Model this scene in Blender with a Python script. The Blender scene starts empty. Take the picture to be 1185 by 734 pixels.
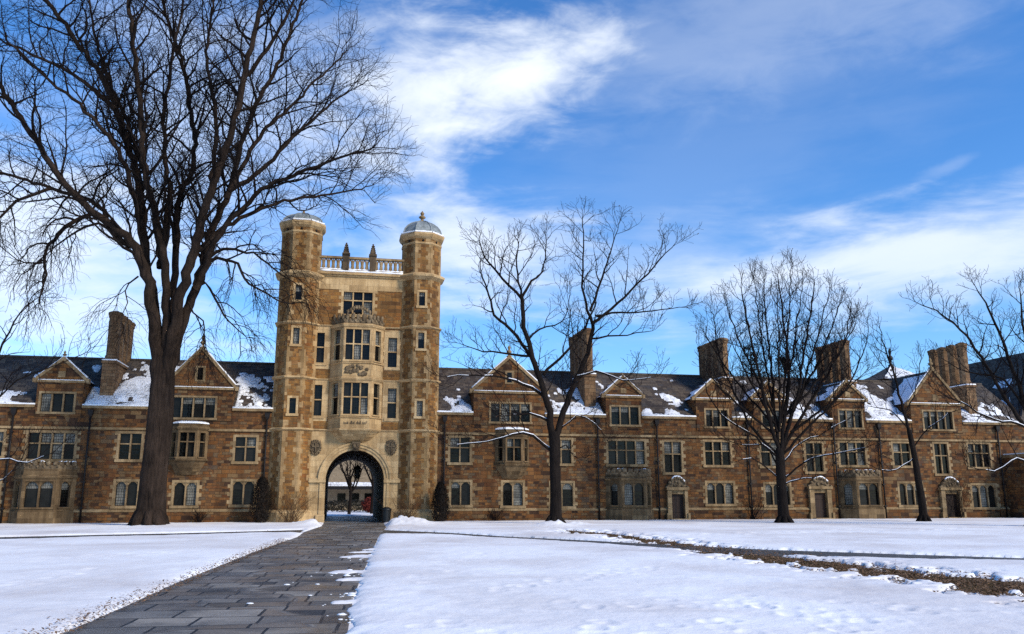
import bpy, math, random
import numpy as np
from mathutils import Vector, Matrix, noise

random.seed(7)
R = math.radians
C = bpy.context.scene.collection
SC = bpy.context.scene

# ------------------------------------------------------------------ camera
PW, PH, FPX, PITCH, EYE = 1185.0, 734.0, 985.0, R(11.85), 1.65
cd = bpy.data.cameras.new('camera'); cam = bpy.data.objects.new('camera', cd); C.objects.link(cam)
cam.location = (0, 0, EYE); cam.rotation_euler = (R(90) + PITCH, 0, 0)
cd.sensor_width = 36; cd.lens = 36 * FPX / PW; cd.clip_end = 3000; cd.clip_start = 0.1
SC.camera = cam

def ray(px, py):
    a = (px - PW / 2) / FPX; b = (PH / 2 - py) / FPX
    return (a, math.cos(PITCH) - b * math.sin(PITCH), math.sin(PITCH) + b * math.cos(PITCH))

# ------------------------------------------------------------------ world, sun, exposure
SUN_AZ, SUN_EL = R(126), R(34)          # clockwise from +Y: to the right, a little behind the camera
wd = bpy.data.worlds.new('World'); SC.world = wd; wd.use_nodes = True
nt = wd.node_tree; N = nt.nodes; Lk = nt.links
N.clear()
def nd(tree, typ, **kw):
    n = tree.nodes.new(typ)
    for k, v in kw.items(): setattr(n, k, v)
    return n
def math_n(tree, op, a, b=None, c=None, clamp=False):
    n = tree.nodes.new('ShaderNodeMath'); n.operation = op; n.use_clamp = clamp
    for i, v in enumerate((a, b, c)):
        if v is None: continue
        if isinstance(v, (int, float)): n.inputs[i].default_value = v
        else: tree.links.new(v, n.inputs[i])
    return n.outputs[0]
sky = nd(nt, 'ShaderNodeTexSky', sky_type='NISHITA', sun_disc=False)
sky.sun_elevation = SUN_EL; sky.sun_rotation = SUN_AZ
sky.air_density = 1.0; sky.dust_density = 0.3; sky.ozone_density = 2.5
hs = nd(nt, 'ShaderNodeHueSaturation'); hs.inputs['Saturation'].default_value = 1.24
hs.inputs['Value'].default_value = 1.0
Lk.new(sky.outputs[0], hs.inputs['Color'])
tc = nd(nt, 'ShaderNodeTexCoord')
sx = nd(nt, 'ShaderNodeSeparateXYZ'); Lk.new(tc.outputs['Generated'], sx.inputs[0])
AZ = math_n(nt, 'ARCTAN2', sx.outputs[0], sx.outputs[1])
EL = math_n(nt, 'ARCSINE', sx.outputs[2])
cb = nd(nt, 'ShaderNodeCombineXYZ'); Lk.new(AZ, cb.inputs[0]); Lk.new(EL, cb.inputs[1])
def cloud_noise(scale, rot, stretch, detail=9, rough=.58, dist=.5, off=(0, 0, 0)):
    mp = nd(nt, 'ShaderNodeMapping'); Lk.new(cb.outputs[0], mp.inputs[0])
    mp.inputs['Rotation'].default_value = (0, 0, rot); mp.inputs['Scale'].default_value = (1, stretch, 1)
    mp.inputs['Location'].default_value = off
    n = nd(nt, 'ShaderNodeTexNoise'); Lk.new(mp.outputs[0], n.inputs['Vector'])
    n.inputs['Scale'].default_value = scale; n.inputs['Detail'].default_value = detail
    n.inputs['Roughness'].default_value = rough; n.inputs['Distortion'].default_value = dist
    return n.outputs['Fac']
n_big = cloud_noise(5.0, R(-28), 2.2, dist=.8)
n_fine = cloud_noise(13, R(-35), 2.6, off=(3, 1, 0))
n_flat = cloud_noise(4.0, R(4), 5.0, off=(7, 2, 0))
def azel(px, py):
    d = Vector(ray(px, py)).normalized(); return math.atan2(d.x, d.y), math.asin(d.z)
def blob(px, py, rx, ry, rotdeg, amp, nz, lo, hi):
    """a bank of cloud in a direction of the sky, its outline broken by noise"""
    a, e = azel(px, py); sc = 1 / FPX
    dx = math_n(nt, 'SUBTRACT', AZ, a); dy = math_n(nt, 'SUBTRACT', EL, e)
    c, s = math.cos(R(rotdeg)), math.sin(R(rotdeg))
    u = math_n(nt, 'ADD', math_n(nt, 'MULTIPLY', dx, c), math_n(nt, 'MULTIPLY', dy, s))
    v = math_n(nt, 'ADD', math_n(nt, 'MULTIPLY', dx, -s), math_n(nt, 'MULTIPLY', dy, c))
    u = math_n(nt, 'DIVIDE', u, rx * sc); v = math_n(nt, 'DIVIDE', v, ry * sc)
    r2 = math_n(nt, 'ADD', math_n(nt, 'MULTIPLY', u, u), math_n(nt, 'MULTIPLY', v, v))
    g = math_n(nt, 'SUBTRACT', 1.0, math_n(nt, 'SQRT', r2))                 # 1 at centre, 0 at rim
    t = math_n(nt, 'ADD', g, math_n(nt, 'MULTIPLY', math_n(nt, 'SUBTRACT', nz, 0.5), 2.6))
    mr = nd(nt, 'ShaderNodeMapRange', interpolation_type='SMOOTHSTEP'); Lk.new(t, mr.inputs[0])
    mr.inputs[1].default_value = lo; mr.inputs[2].default_value = hi; mr.inputs[4].default_value = amp
    return mr.outputs[0]
mixn = math_n(nt, 'ADD', math_n(nt, 'MULTIPLY', n_big, .6), math_n(nt, 'MULTIPLY', n_fine, .4))
mixf = math_n(nt, 'ADD', math_n(nt, 'MULTIPLY', n_flat, .7), math_n(nt, 'MULTIPLY', n_fine, .3))
blobs = [blob(600, 92, 150, 95, 25, .95, mixn, .0, 1.1), blob(480, 125, 175, 140, 35, .75, mixn, .0, 1.2),
         blob(20, 300, 310, 150, 5, .75, mixf, -.1, 1.05), blob(270, 140, 280, 210, 10, .45, mixn, -.2, 1.2),
         blob(1050, 305, 330, 60, 4, .72, mixf, -.2, .9), blob(560, 295, 170, 80, 0, .7, mixf, -.1, 1.0),
         blob(1098, 193, 40, 10, 14, .12, mixn, .0, .9), blob(900, 20, 520, 90, 8, .20, mixn, -.2, 1.0),
         blob(760, 310, 330, 60, 2, .28, mixf, -.2, 1.0), blob(800, 190, 420, 120, 20, .08, mixf, -.3, 1.0)]
tot = blobs[0]
for b in blobs[1:]:                                                        # screen them together
    tot = math_n(nt, 'SUBTRACT', 1.0, math_n(nt, 'MULTIPLY', math_n(nt, 'SUBTRACT', 1.0, tot), math_n(nt, 'SUBTRACT', 1.0, b)))
mixc = nd(nt, 'ShaderNodeMix', data_type='RGBA'); Lk.new(tot, mixc.inputs['Factor'])
tint = nd(nt, 'ShaderNodeMix', data_type='RGBA', blend_type='MULTIPLY'); tint.inputs['Factor'].default_value = 1
Lk.new(hs.outputs[0], tint.inputs['A']); tint.inputs['B'].default_value = (.80, 1.00, 1.22, 1)
Lk.new(tint.outputs['Result'], mixc.inputs['A'])
mixc.inputs['B'].default_value = (5.9, 6.3, 6.8, 1)
bg = nd(nt, 'ShaderNodeBackground'); bg.inputs[1].default_value = 0.11
Lk.new(mixc.outputs['Result'], bg.inputs[0])
wo = nd(nt, 'ShaderNodeOutputWorld'); Lk.new(bg.outputs[0], wo.inputs[0])

sd_ = bpy.data.lights.new('sun', 'SUN'); sun = bpy.data.objects.new('sun', sd_); C.objects.link(sun)
sd_.energy = 2.5; sd_.angle = R(12); sd_.color = (1.0, 0.89, 0.73)
dsun = Vector((math.sin(SUN_AZ) * math.cos(SUN_EL), math.cos(SUN_AZ) * math.cos(SUN_EL), math.sin(SUN_EL)))
sun.rotation_euler = (-dsun).to_track_quat('-Z', 'Y').to_euler(); sun.location = dsun * 60
SC.view_settings.view_transform = 'Standard'; SC.view_settings.look = 'None'
SC.view_settings.exposure = 0.68; SC.view_settings.gamma = 1.0
SC.render.engine = 'CYCLES'; SC.cycles.use_denoising = False
SC.cycles.max_bounces = 6; SC.cycles.transparent_max_bounces = 6

# ------------------------------------------------------------------ places of the facade
TH = R(11.3); FO = Vector((-10.095, 54.49, 0)); FU = Vector((math.cos(TH), math.sin(TH), 0)); FN = Vector((-math.sin(TH), math.cos(TH), 0))
def facade(px, py, dep=0.0):
    d = Vector(ray(px, py)); o = Vector((0, 0, EYE))
    t = (dep - (o - FO).dot(FN)) / d.dot(FN); p = o + d * t
    return (p - FO).dot(FU), p.z
def fs(px, py=560, dep=0.0): return facade(px, py, dep)[0]
ZP, ZS, ZE, ZR, YR = 0.79, 5.61, 6.95, 10.5, 4.5          # plinth, string course, eave, ridge height and depth
def zof(px, py):
    yp = np.interp(px, [60, 290, 540, 750, 830, 1000, 1150], [590, 593.5, 594, 590.5, 590, 585, 580])
    ys = np.interp(px, [60, 290, 540, 750, 900, 1050, 1150], [494.5, 498, 504.6, 505.4, 506, 508, 508.5])
    return ZP + (yp - py) / (yp - ys) * (ZS - ZP)
def ground(px, py):
    d = ray(px, py); t = -EYE / d[2]; return (d[0] * t, d[1] * t)
def at(px, py, Y):
    d = ray(px, py); t = Y / d[1]; return Vector((d[0] * t, Y, EYE + d[2] * t))

# ------------------------------------------------------------------ materials
def lin(r, g, b): return tuple(((c / 255) / 12.92 if c / 255 <= .04045 else ((c / 255 + .055) / 1.055) ** 2.4) for c in (r, g, b)) + (1,)
MATS = {}
def base_mat(name, col=(.5, .5, .5, 1), rough=.85, spec=.3, metallic=0):
    m = bpy.data.materials.new(name); m.use_nodes = True; t = m.node_tree
    b = t.nodes['Principled BSDF']; b.inputs['Base Color'].default_value = col; b.inputs['Roughness'].default_value = rough
    b.inputs['Specular IOR Level'].default_value = spec; b.inputs['Metallic'].default_value = metallic
    MATS[name] = m; return m, t, b
def ramp(t, fac, stops, interp='LINEAR'):
    r = t.nodes.new('ShaderNodeValToRGB'); r.color_ramp.interpolation = interp; e = r.color_ramp.elements
    while len(e) < len(stops): e.new(.5)
    for i, (p, c) in enumerate(stops): e[i].position = p; e[i].color = c
    t.links.new(fac, r.inputs[0]); return r.outputs[0]
def nz(t, vec, scale, detail=4, rough=.55, dist=0):
    n = t.nodes.new('ShaderNodeTexNoise'); n.inputs['Scale'].default_value = scale; n.inputs['Detail'].default_value = detail
    n.inputs['Roughness'].default_value = rough; n.inputs['Distortion'].default_value = dist
    if vec is not None: t.links.new(vec, n.inputs['Vector'])
    return n.outputs['Fac']
def mixrgb(t, fac, a, b, blend='MIX'):
    n = t.nodes.new('ShaderNodeMix'); n.data_type = 'RGBA'; n.blend_type = blend
    for k, v in (('Factor', fac), ('A', a), ('B', b)):
        if isinstance(v, (int, float)): n.inputs[k].default_value = v
        elif isinstance(v, tuple): n.inputs[k].default_value = v
        else: t.links.new(v, n.inputs[k])
    return n.outputs['Result']
def bump(t, b, h, strength=.4, dist=.05):
    n = t.nodes.new('ShaderNodeBump'); n.inputs['Strength'].default_value = strength; n.inputs['Distance'].default_value = dist
    t.links.new(h, n.inputs['Height']); t.links.new(n.outputs[0], b.inputs['Normal'])
def bricks(t, vec, w, h, mortar, offs=.5, seed=0):
    mp = t.nodes.new('ShaderNodeMapping'); t.links.new(vec, mp.inputs[0]); mp.inputs['Location'].default_value = (seed * 3.7, seed * 1.3, 0)
    n = t.nodes.new('ShaderNodeTexBrick'); t.links.new(mp.outputs[0], n.inputs['Vector'])
    n.inputs['Color1'].default_value = (0, 0, 0, 1); n.inputs['Color2'].default_value = (1, 1, 1, 1); n.inputs['Mortar'].default_value = (.5, .5, .5, 1)
    n.inputs['Scale'].default_value = 1; n.inputs['Mortar Size'].default_value = mortar; n.inputs['Mortar Smooth'].default_value = .2
    n.inputs['Brick Width'].default_value = w; n.inputs['Row Height'].default_value = h; n.offset = offs; n.squash = .72; n.squash_frequency = 3
    return n.outputs['Color'], n.outputs['Fac']
def masonry(name, stops, wh1, wh2, mortar_col, dirt=.5):
    m, t, b = base_mat(name, rough=.92, spec=.15)
    tc = t.nodes.new('ShaderNodeTexCoord'); uv = tc.outputs['UV']; ob = tc.outputs['Object']
    wob = t.nodes.new('ShaderNodeTexNoise'); wob.inputs['Scale'].default_value = 2.2; wob.inputs['Detail'].default_value = 2; t.links.new(uv, wob.inputs['Vector'])
    va = t.nodes.new('ShaderNodeVectorMath'); va.operation = 'MULTIPLY_ADD'; t.links.new(wob.outputs['Color'], va.inputs[0]); va.inputs[1].default_value = (.07, .07, 0); t.links.new(uv, va.inputs[2])
    c1, f1 = bricks(t, va.outputs[0], wh1[0], wh1[1], .012); c2, f2 = bricks(t, va.outputs[0], wh2[0], wh2[1], .012, .37, 1)
    msk = ramp(t, nz(t, uv, .55, 2), [(.485, (0, 0, 0, 1)), (.515, (1, 1, 1, 1))])
    tint = mixrgb(t, msk, c1, c2); fac = mixrgb(t, msk, f1, f2)
    tint = mixrgb(t, .24, tint, nz(t, uv, .9, 3))                       # neighbours drift together a little
    col = ramp(t, tint, stops)
    fine = nz(t, uv, 26, 5, .7)
    col = mixrgb(t, 1.0, col, ramp(t, fine, [(.25, (.72, .70, .68, 1)), (.75, (1.18, 1.16, 1.12, 1))]), 'MULTIPLY')
    col = mixrgb(t, fac, col, mortar_col)
    stain = ramp(t, nz(t, ob, .33, 5, .62), [(.34, (.55, .53, .54, 1)), (.62, (1, 1, 1, 1))])
    col = mixrgb(t, dirt, col, stain, 'MULTIPLY')
    mps = t.nodes.new('ShaderNodeMapping'); mps.inputs['Scale'].default_value = (1.6, 1.6, .16); t.links.new(ob, mps.inputs[0])
    col = mixrgb(t, .5, col, ramp(t, nz(t, mps.outputs[0], 1.0, 6, .7), [(.40, (.42, .40, .40, 1)), (.56, (1, 1, 1, 1))]), 'MULTIPLY')
    t.links.new(col, b.inputs['Base Color'])
    hgt = mixrgb(t, fac, mixrgb(t, .5, fine, tint), (0, 0, 0, 1))
    bump(t, b, hgt, .55, .04)
    return m
masonry('rubble_stone', [(0.0, lin(46, 34, 29)), (.2, lin(74, 54, 41)), (.34, lin(120, 80, 45)), (.46, lin(92, 69, 49)), (.56, lin(134, 94, 55)),
                    (.66, lin(94, 60, 39)), (.77, lin(126, 101, 70)), (.88, lin(80, 68, 58)), (1, lin(124, 72, 40))],
        (.62, .25), (.40, .17), lin(70, 57, 43), .55)
masonry('tower_stone', [(0.0, lin(84, 60, 42)), (.2, lin(112, 81, 50)), (.35, lin(150, 106, 57)), (.5, lin(122, 91, 57)), (.65, lin(160, 118, 67)),
                   (.78, lin(128, 82, 45)), (.88, lin(150, 121, 82)), (1, lin(104, 88, 70))],
        (.62, .25), (.40, .17), lin(112, 92, 66), .45)
masonry('chimney_stone', [(0.0, lin(84, 66, 52)), (.3, lin(124, 98, 72)), (.5, lin(146, 118, 88)), (.7, lin(116, 88, 64)), (1, lin(150, 128, 102))],
        (.6, .27), (.42, .2), lin(80, 68, 54), .6)
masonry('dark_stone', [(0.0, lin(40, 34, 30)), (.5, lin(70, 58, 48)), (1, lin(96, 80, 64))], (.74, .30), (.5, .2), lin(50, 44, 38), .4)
def limestone(name, a, b_, c, dirt):
    m, t, b = base_mat(name, rough=.88, spec=.2)
    tc = t.nodes.new('ShaderNodeTexCoord'); uv = tc.outputs['UV']; ob = tc.outputs['Object']
    cc, ff = bricks(t, uv, .85, .38, .008)
    col = ramp(t, mixrgb(t, .55, cc, nz(t, ob, 1.4, 5, .6)), [(.2, a), (.5, b_), (.85, c)])
    col = mixrgb(t, 1.0, col, ramp(t, nz(t, ob, 11, 6, .7), [(.3, (.8, .78, .75, 1)), (.7, (1.08, 1.07, 1.05, 1))]), 'MULTIPLY')
    mp = t.nodes.new('ShaderNodeMapping'); mp.inputs['Scale'].default_value = (3.0, 3.0, .35); t.links.new(ob, mp.inputs[0])
    col = mixrgb(t, dirt, col, ramp(t, nz(t, mp.outputs[0], 1.0, 5, .65), [(.38, (.42, .40, .40, 1)), (.6, (1, 1, 1, 1))]), 'MULTIPLY')
    col = mixrgb(t, ff, col, mixrgb(t, .5, col, lin(90, 76, 60)))
    t.links.new(col, b.inputs['Base Color']); bump(t, b, nz(t, ob, 16, 5, .7), .35, .03)
limestone('limestone', lin(158, 130, 92), lin(190, 160, 116), lin(210, 182, 138), .45)
limestone('weathered_trim', lin(116, 97, 70), lin(148, 125, 92), lin(174, 150, 114), .6)
limestone('quoin_stone', lin(126, 101, 66), lin(158, 128, 88), lin(182, 152, 110), .5)
limestone('bay_stone', lin(84, 68, 48), lin(110, 90, 64), lin(136, 114, 84), .7)
limestone('sooty_trim', lin(58, 50, 42), lin(82, 70, 56), lin(112, 96, 76), .7)
limestone('carved_stone', lin(76, 66, 52), lin(116, 100, 78), lin(156, 138, 110), .8)
m, t, b = base_mat('slate', rough=.75, spec=.25)
tc_ = t.nodes.new('ShaderNodeTexCoord'); cc, ff = bricks(t, tc_.outputs['UV'], .42, .24, .010)
col = ramp(t, cc, [(0, lin(58, 51, 47)), (.4, lin(78, 69, 61)), (.7, lin(96, 86, 74)), (1, lin(70, 67, 67))])
col = mixrgb(t, .7, col, ramp(t, nz(t, tc_.outputs['Object'], .5, 5, .65), [(.35, (.6, .58, .56, 1)), (.65, (1.1, 1.05, 1, 1))]), 'MULTIPLY')
col = mixrgb(t, ff, col, lin(28, 26, 26)); t.links.new(col, b.inputs['Base Color'])
bump(t, b, mixrgb(t, ff, cc, (0, 0, 0, 1)), .6, .04)
def snow_mat(name, bscale, bstr, dirt_amt, cola=(.80, .83, .88, 1)):
    m, t, b = base_mat(name, cola, rough=.6, spec=.3)
    tc = t.nodes.new('ShaderNodeTexCoord'); ob = tc.outputs['Object']
    d = ramp(t, nz(t, ob, .22, 6, .6, .4), [(.42, (0, 0, 0, 1)), (.72, (1, 1, 1, 1))])
    col = mixrgb(t, mixrgb(t, 1.0, d, (dirt_amt,) * 3 + (1,), 'MULTIPLY'), cola, lin(196, 186, 180))
    sp = ramp(t, nz(t, ob, 34, 2, .5), [(.70, (0, 0, 0, 1)), (.76, (1, 1, 1, 1))])
    col = mixrgb(t, mixrgb(t, 1.0, sp, (dirt_amt * .35,) * 3 + (1,), 'MULTIPLY'), col, lin(110, 95, 80))
    t.links.new(col, b.inputs['Base Color'])
    b.inputs['Subsurface Weight'].default_value = .0
    h = mixrgb(t, .5, nz(t, ob, bscale, 6, .65), nz(t, ob, bscale * 6, 4, .6)); bump(t, b, h, bstr, .06)
snow_mat('snow', 2.2, .35, .75, (.90, .90, .90, 1))
snow_mat('clean_snow', 6, .4, .0, (.86, .88, .91, 1))
m, t, b = base_mat('thin_snow', rough=.65, spec=.2)
tc_ = t.nodes.new('ShaderNodeTexCoord'); cc, ff = bricks(t, tc_.outputs['UV'], .42, .24, .03)
thin = ramp(t, nz(t, tc_.outputs['Object'], 1.3, 7, .72, .4), [(.40, (0, 0, 0, 1)), (.58, (1, 1, 1, 1))])
spk = ramp(t, nz(t, tc_.outputs['Object'], 13, 5, .7), [(.42, (0, 0, 0, 1)), (.56, (1, 1, 1, 1))])
show = mixrgb(t, 1.0, thin, mixrgb(t, .55, spk, ff), 'MULTIPLY')
t.links.new(mixrgb(t, show, (.85, .87, .90, 1), lin(66, 60, 55)), b.inputs['Base Color'])
bump(t, b, nz(t, tc_.outputs['Object'], 7, 6, .7), .5, .05)
def glass_mat(name, a, b_, rough):
    m, t, b = base_mat(name, rough=rough, spec=.16)
    tc = t.nodes.new('ShaderNodeTexCoord'); cc, ff = bricks(t, tc.outputs['UV'], .13, .17, .013, 0)
    col = ramp(t, nz(t, tc.outputs['Object'], 1.7, 3), [(.3, a), (.7, b_)])
    t.links.new(mixrgb(t, ff, col, lin(26, 24, 22)), b.inputs['Base Color'])
    bump(t, b, nz(t, tc.outputs['Object'], 5, 2), .25, .03)
glass_mat('dark_glass', lin(3, 3, 3), lin(10, 10, 11), .10)
glass_mat('pale_glass', lin(70, 69, 64), lin(140, 138, 128), .3)  # pale base colour: curtained panes, and sky reflection painted into others
glass_mat('dull_glass', lin(14, 14, 13), lin(36, 35, 32), .2)
base_mat('iron', lin(16, 14, 14), .6, .3); base_mat('copper_pipe', lin(24, 19, 17), .6, .3)
m, t, b = base_mat('oak_door', rough=.65)
tc_ = t.nodes.new('ShaderNodeTexCoord'); cc, ff = bricks(t, tc_.outputs['UV'], .18, 3., .012, 0)
t.links.new(mixrgb(t, ff, ramp(t, cc, [(0, lin(38, 26, 20)), (1, lin(58, 38, 27))]), lin(14, 10, 8)), b.inputs['Base Color'])
m, t, b = base_mat('lead_dome', rough=.6, spec=.4)
tc_ = t.nodes.new('ShaderNodeTexCoord')
t.links.new(ramp(t, nz(t, tc_.outputs['Object'], 3, 6, .7), [(.3, lin(84, 92, 92)), (.7, lin(150, 156, 156))]), b.inputs['Base Color'])
def bark(name, a, b_, zs=.22, sc=5):
    m, t, b = base_mat(name, rough=.95, spec=.1)
    tc = t.nodes.new('ShaderNodeTexCoord'); mp = t.nodes.new('ShaderNodeMapping'); mp.inputs['Scale'].default_value = (1, 1, zs); t.links.new(tc.outputs['Object'], mp.inputs[0])
    n = nz(t, mp.outputs[0], sc, 6, .7, .6); n2 = nz(t, tc.outputs['Object'], .8, 4, .6)
    col = mixrgb(t, .6, ramp(t, n, [(.36, a), (.64, b_)]), ramp(t, n2, [(.3, a), (.7, b_)]))
    t.links.new(col, b.inputs['Base Color']); bump(t, b, n, 1.0, .22)
bark('elm_bark', lin(18, 14, 12), lin(70, 57, 48), .12, 7); bark('elm_twig', lin(20, 16, 15), lin(38, 31, 28), 1, 3)
bark('maple_bark', lin(18, 15, 14), lin(44, 37, 33)); bark('maple_twig', lin(18, 14, 15), lin(36, 28, 28), 1, 3)
m, t, b = base_mat('flagstone', rough=.6, spec=.55)
tc_ = t.nodes.new('ShaderNodeTexCoord'); uv = tc_.outputs['UV']
wob = t.nodes.new('ShaderNodeTexNoise'); wob.inputs['Scale'].default_value = 1.6; t.links.new(uv, wob.inputs['Vector'])
va = t.nodes.new('ShaderNodeVectorMath'); va.operation = 'MULTIPLY_ADD'; t.links.new(wob.outputs['Color'], va.inputs[0]); va.inputs[1].default_value = (.05, .05, 0); t.links.new(uv, va.inputs[2])
c1, f1 = bricks(t, va.outputs[0], 1.15, .80, .024); c2, f2 = bricks(t, va.outputs[0], .85, .55, .022, .31, 2)
msk = ramp(t, nz(t, uv, .35, 1), [(.48, (0, 0, 0, 1)), (.52, (1, 1, 1, 1))])
cc = mixrgb(t, msk, c1, c2); ff = mixrgb(t, msk, f1, f2)
col = ramp(t, cc, [(0, lin(62, 59, 56)), (.25, lin(118, 113, 106)), (.45, lin(118, 104, 88)), (.65, lin(98, 97, 95)), (.85, lin(146, 140, 130)), (1, lin(80, 70, 58))])
col = mixrgb(t, .85, col, ramp(t, nz(t, uv, .9, 6, .68, .5), [(.36, (.36, .36, .37, 1)), (.60, (1.12, 1.1, 1.07, 1))]), 'MULTIPLY')
col = mixrgb(t, 1.0, col, ramp(t, nz(t, uv, 22, 4, .7), [(.3, (.8, .8, .8, 1)), (.7, (1.15, 1.15, 1.15, 1))]), 'MULTIPLY')
t.links.new(mixrgb(t, ff, col, lin(14, 12, 11)), b.inputs['Base Color'])
rr = t.nodes.new('ShaderNodeMapRange'); t.links.new(nz(t, uv, .7, 5, .65), rr.inputs[0]); rr.inputs[1].default_value = .35; rr.inputs[2].default_value = .65; rr.inputs[3].default_value = .30; rr.inputs[4].default_value = .75
t.links.new(rr.outputs[0], b.inputs['Roughness'])
bump(t, b, mixrgb(t, ff, mixrgb(t, .6, nz(t, uv, 9, 5, .6), cc), (0, 0, 0, 1)), .7, .03)
m, t, b = base_mat('wet_path', rough=.5)
tc_ = t.nodes.new('ShaderNodeTexCoord')
t.links.new(ramp(t, nz(t, tc_.outputs['Object'], 1.5, 6, .7), [(.3, lin(52, 50, 46)), (.7, lin(92, 88, 80))]), b.inputs['Base Color'])
m, t, b = base_mat('bare_turf', rough=.95, spec=.1)
tc_ = t.nodes.new('ShaderNodeTexCoord')
t.links.new(ramp(t, nz(t, tc_.outputs['Object'], 3.5, 8, .75), [(.28, lin(44, 38, 26)), (.45, lin(96, 74, 50)), (.6, lin(78, 70, 42)), (.78, lin(140, 112, 82))]), b.inputs['Base Color'])
bump(t, b, nz(t, tc_.outputs['Object'], 14, 6, .75), .9, .06)
def leafy(name, a, b_):
    m, t, b = base_mat(name, rough=.8, spec=.2)
    tc = t.nodes.new('ShaderNodeTexCoord')
    t.links.new(ramp(t, nz(t, tc.outputs['Object'], 3, 5, .7), [(.3, a), (.7, b_)]), b.inputs['Base Color'])
leafy('dead_leaf', lin(74, 54, 38), lin(142, 112, 84)); leafy('shrub_twig', lin(56, 40, 28), lin(98, 72, 48)); leafy('pine_needles', lin(14, 22, 16), lin(38, 50, 34))
leafy('winter_thuja', lin(14, 12, 9), lin(40, 30, 22)); leafy('hedge_leaf', lin(20, 22, 18), lin(48, 44, 34)); leafy('red_leaf', lin(70, 24, 20), lin(110, 44, 34))
leafy('beige_wall', lin(118, 104, 84), lin(150, 134, 110)); leafy('red_siding', lin(104, 18, 26), lin(132, 26, 34))
base_mat('bin_paint', lin(22, 24, 24), .5, .4); base_mat('lamp_glass', lin(150, 140, 120), .3, .5)

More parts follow.
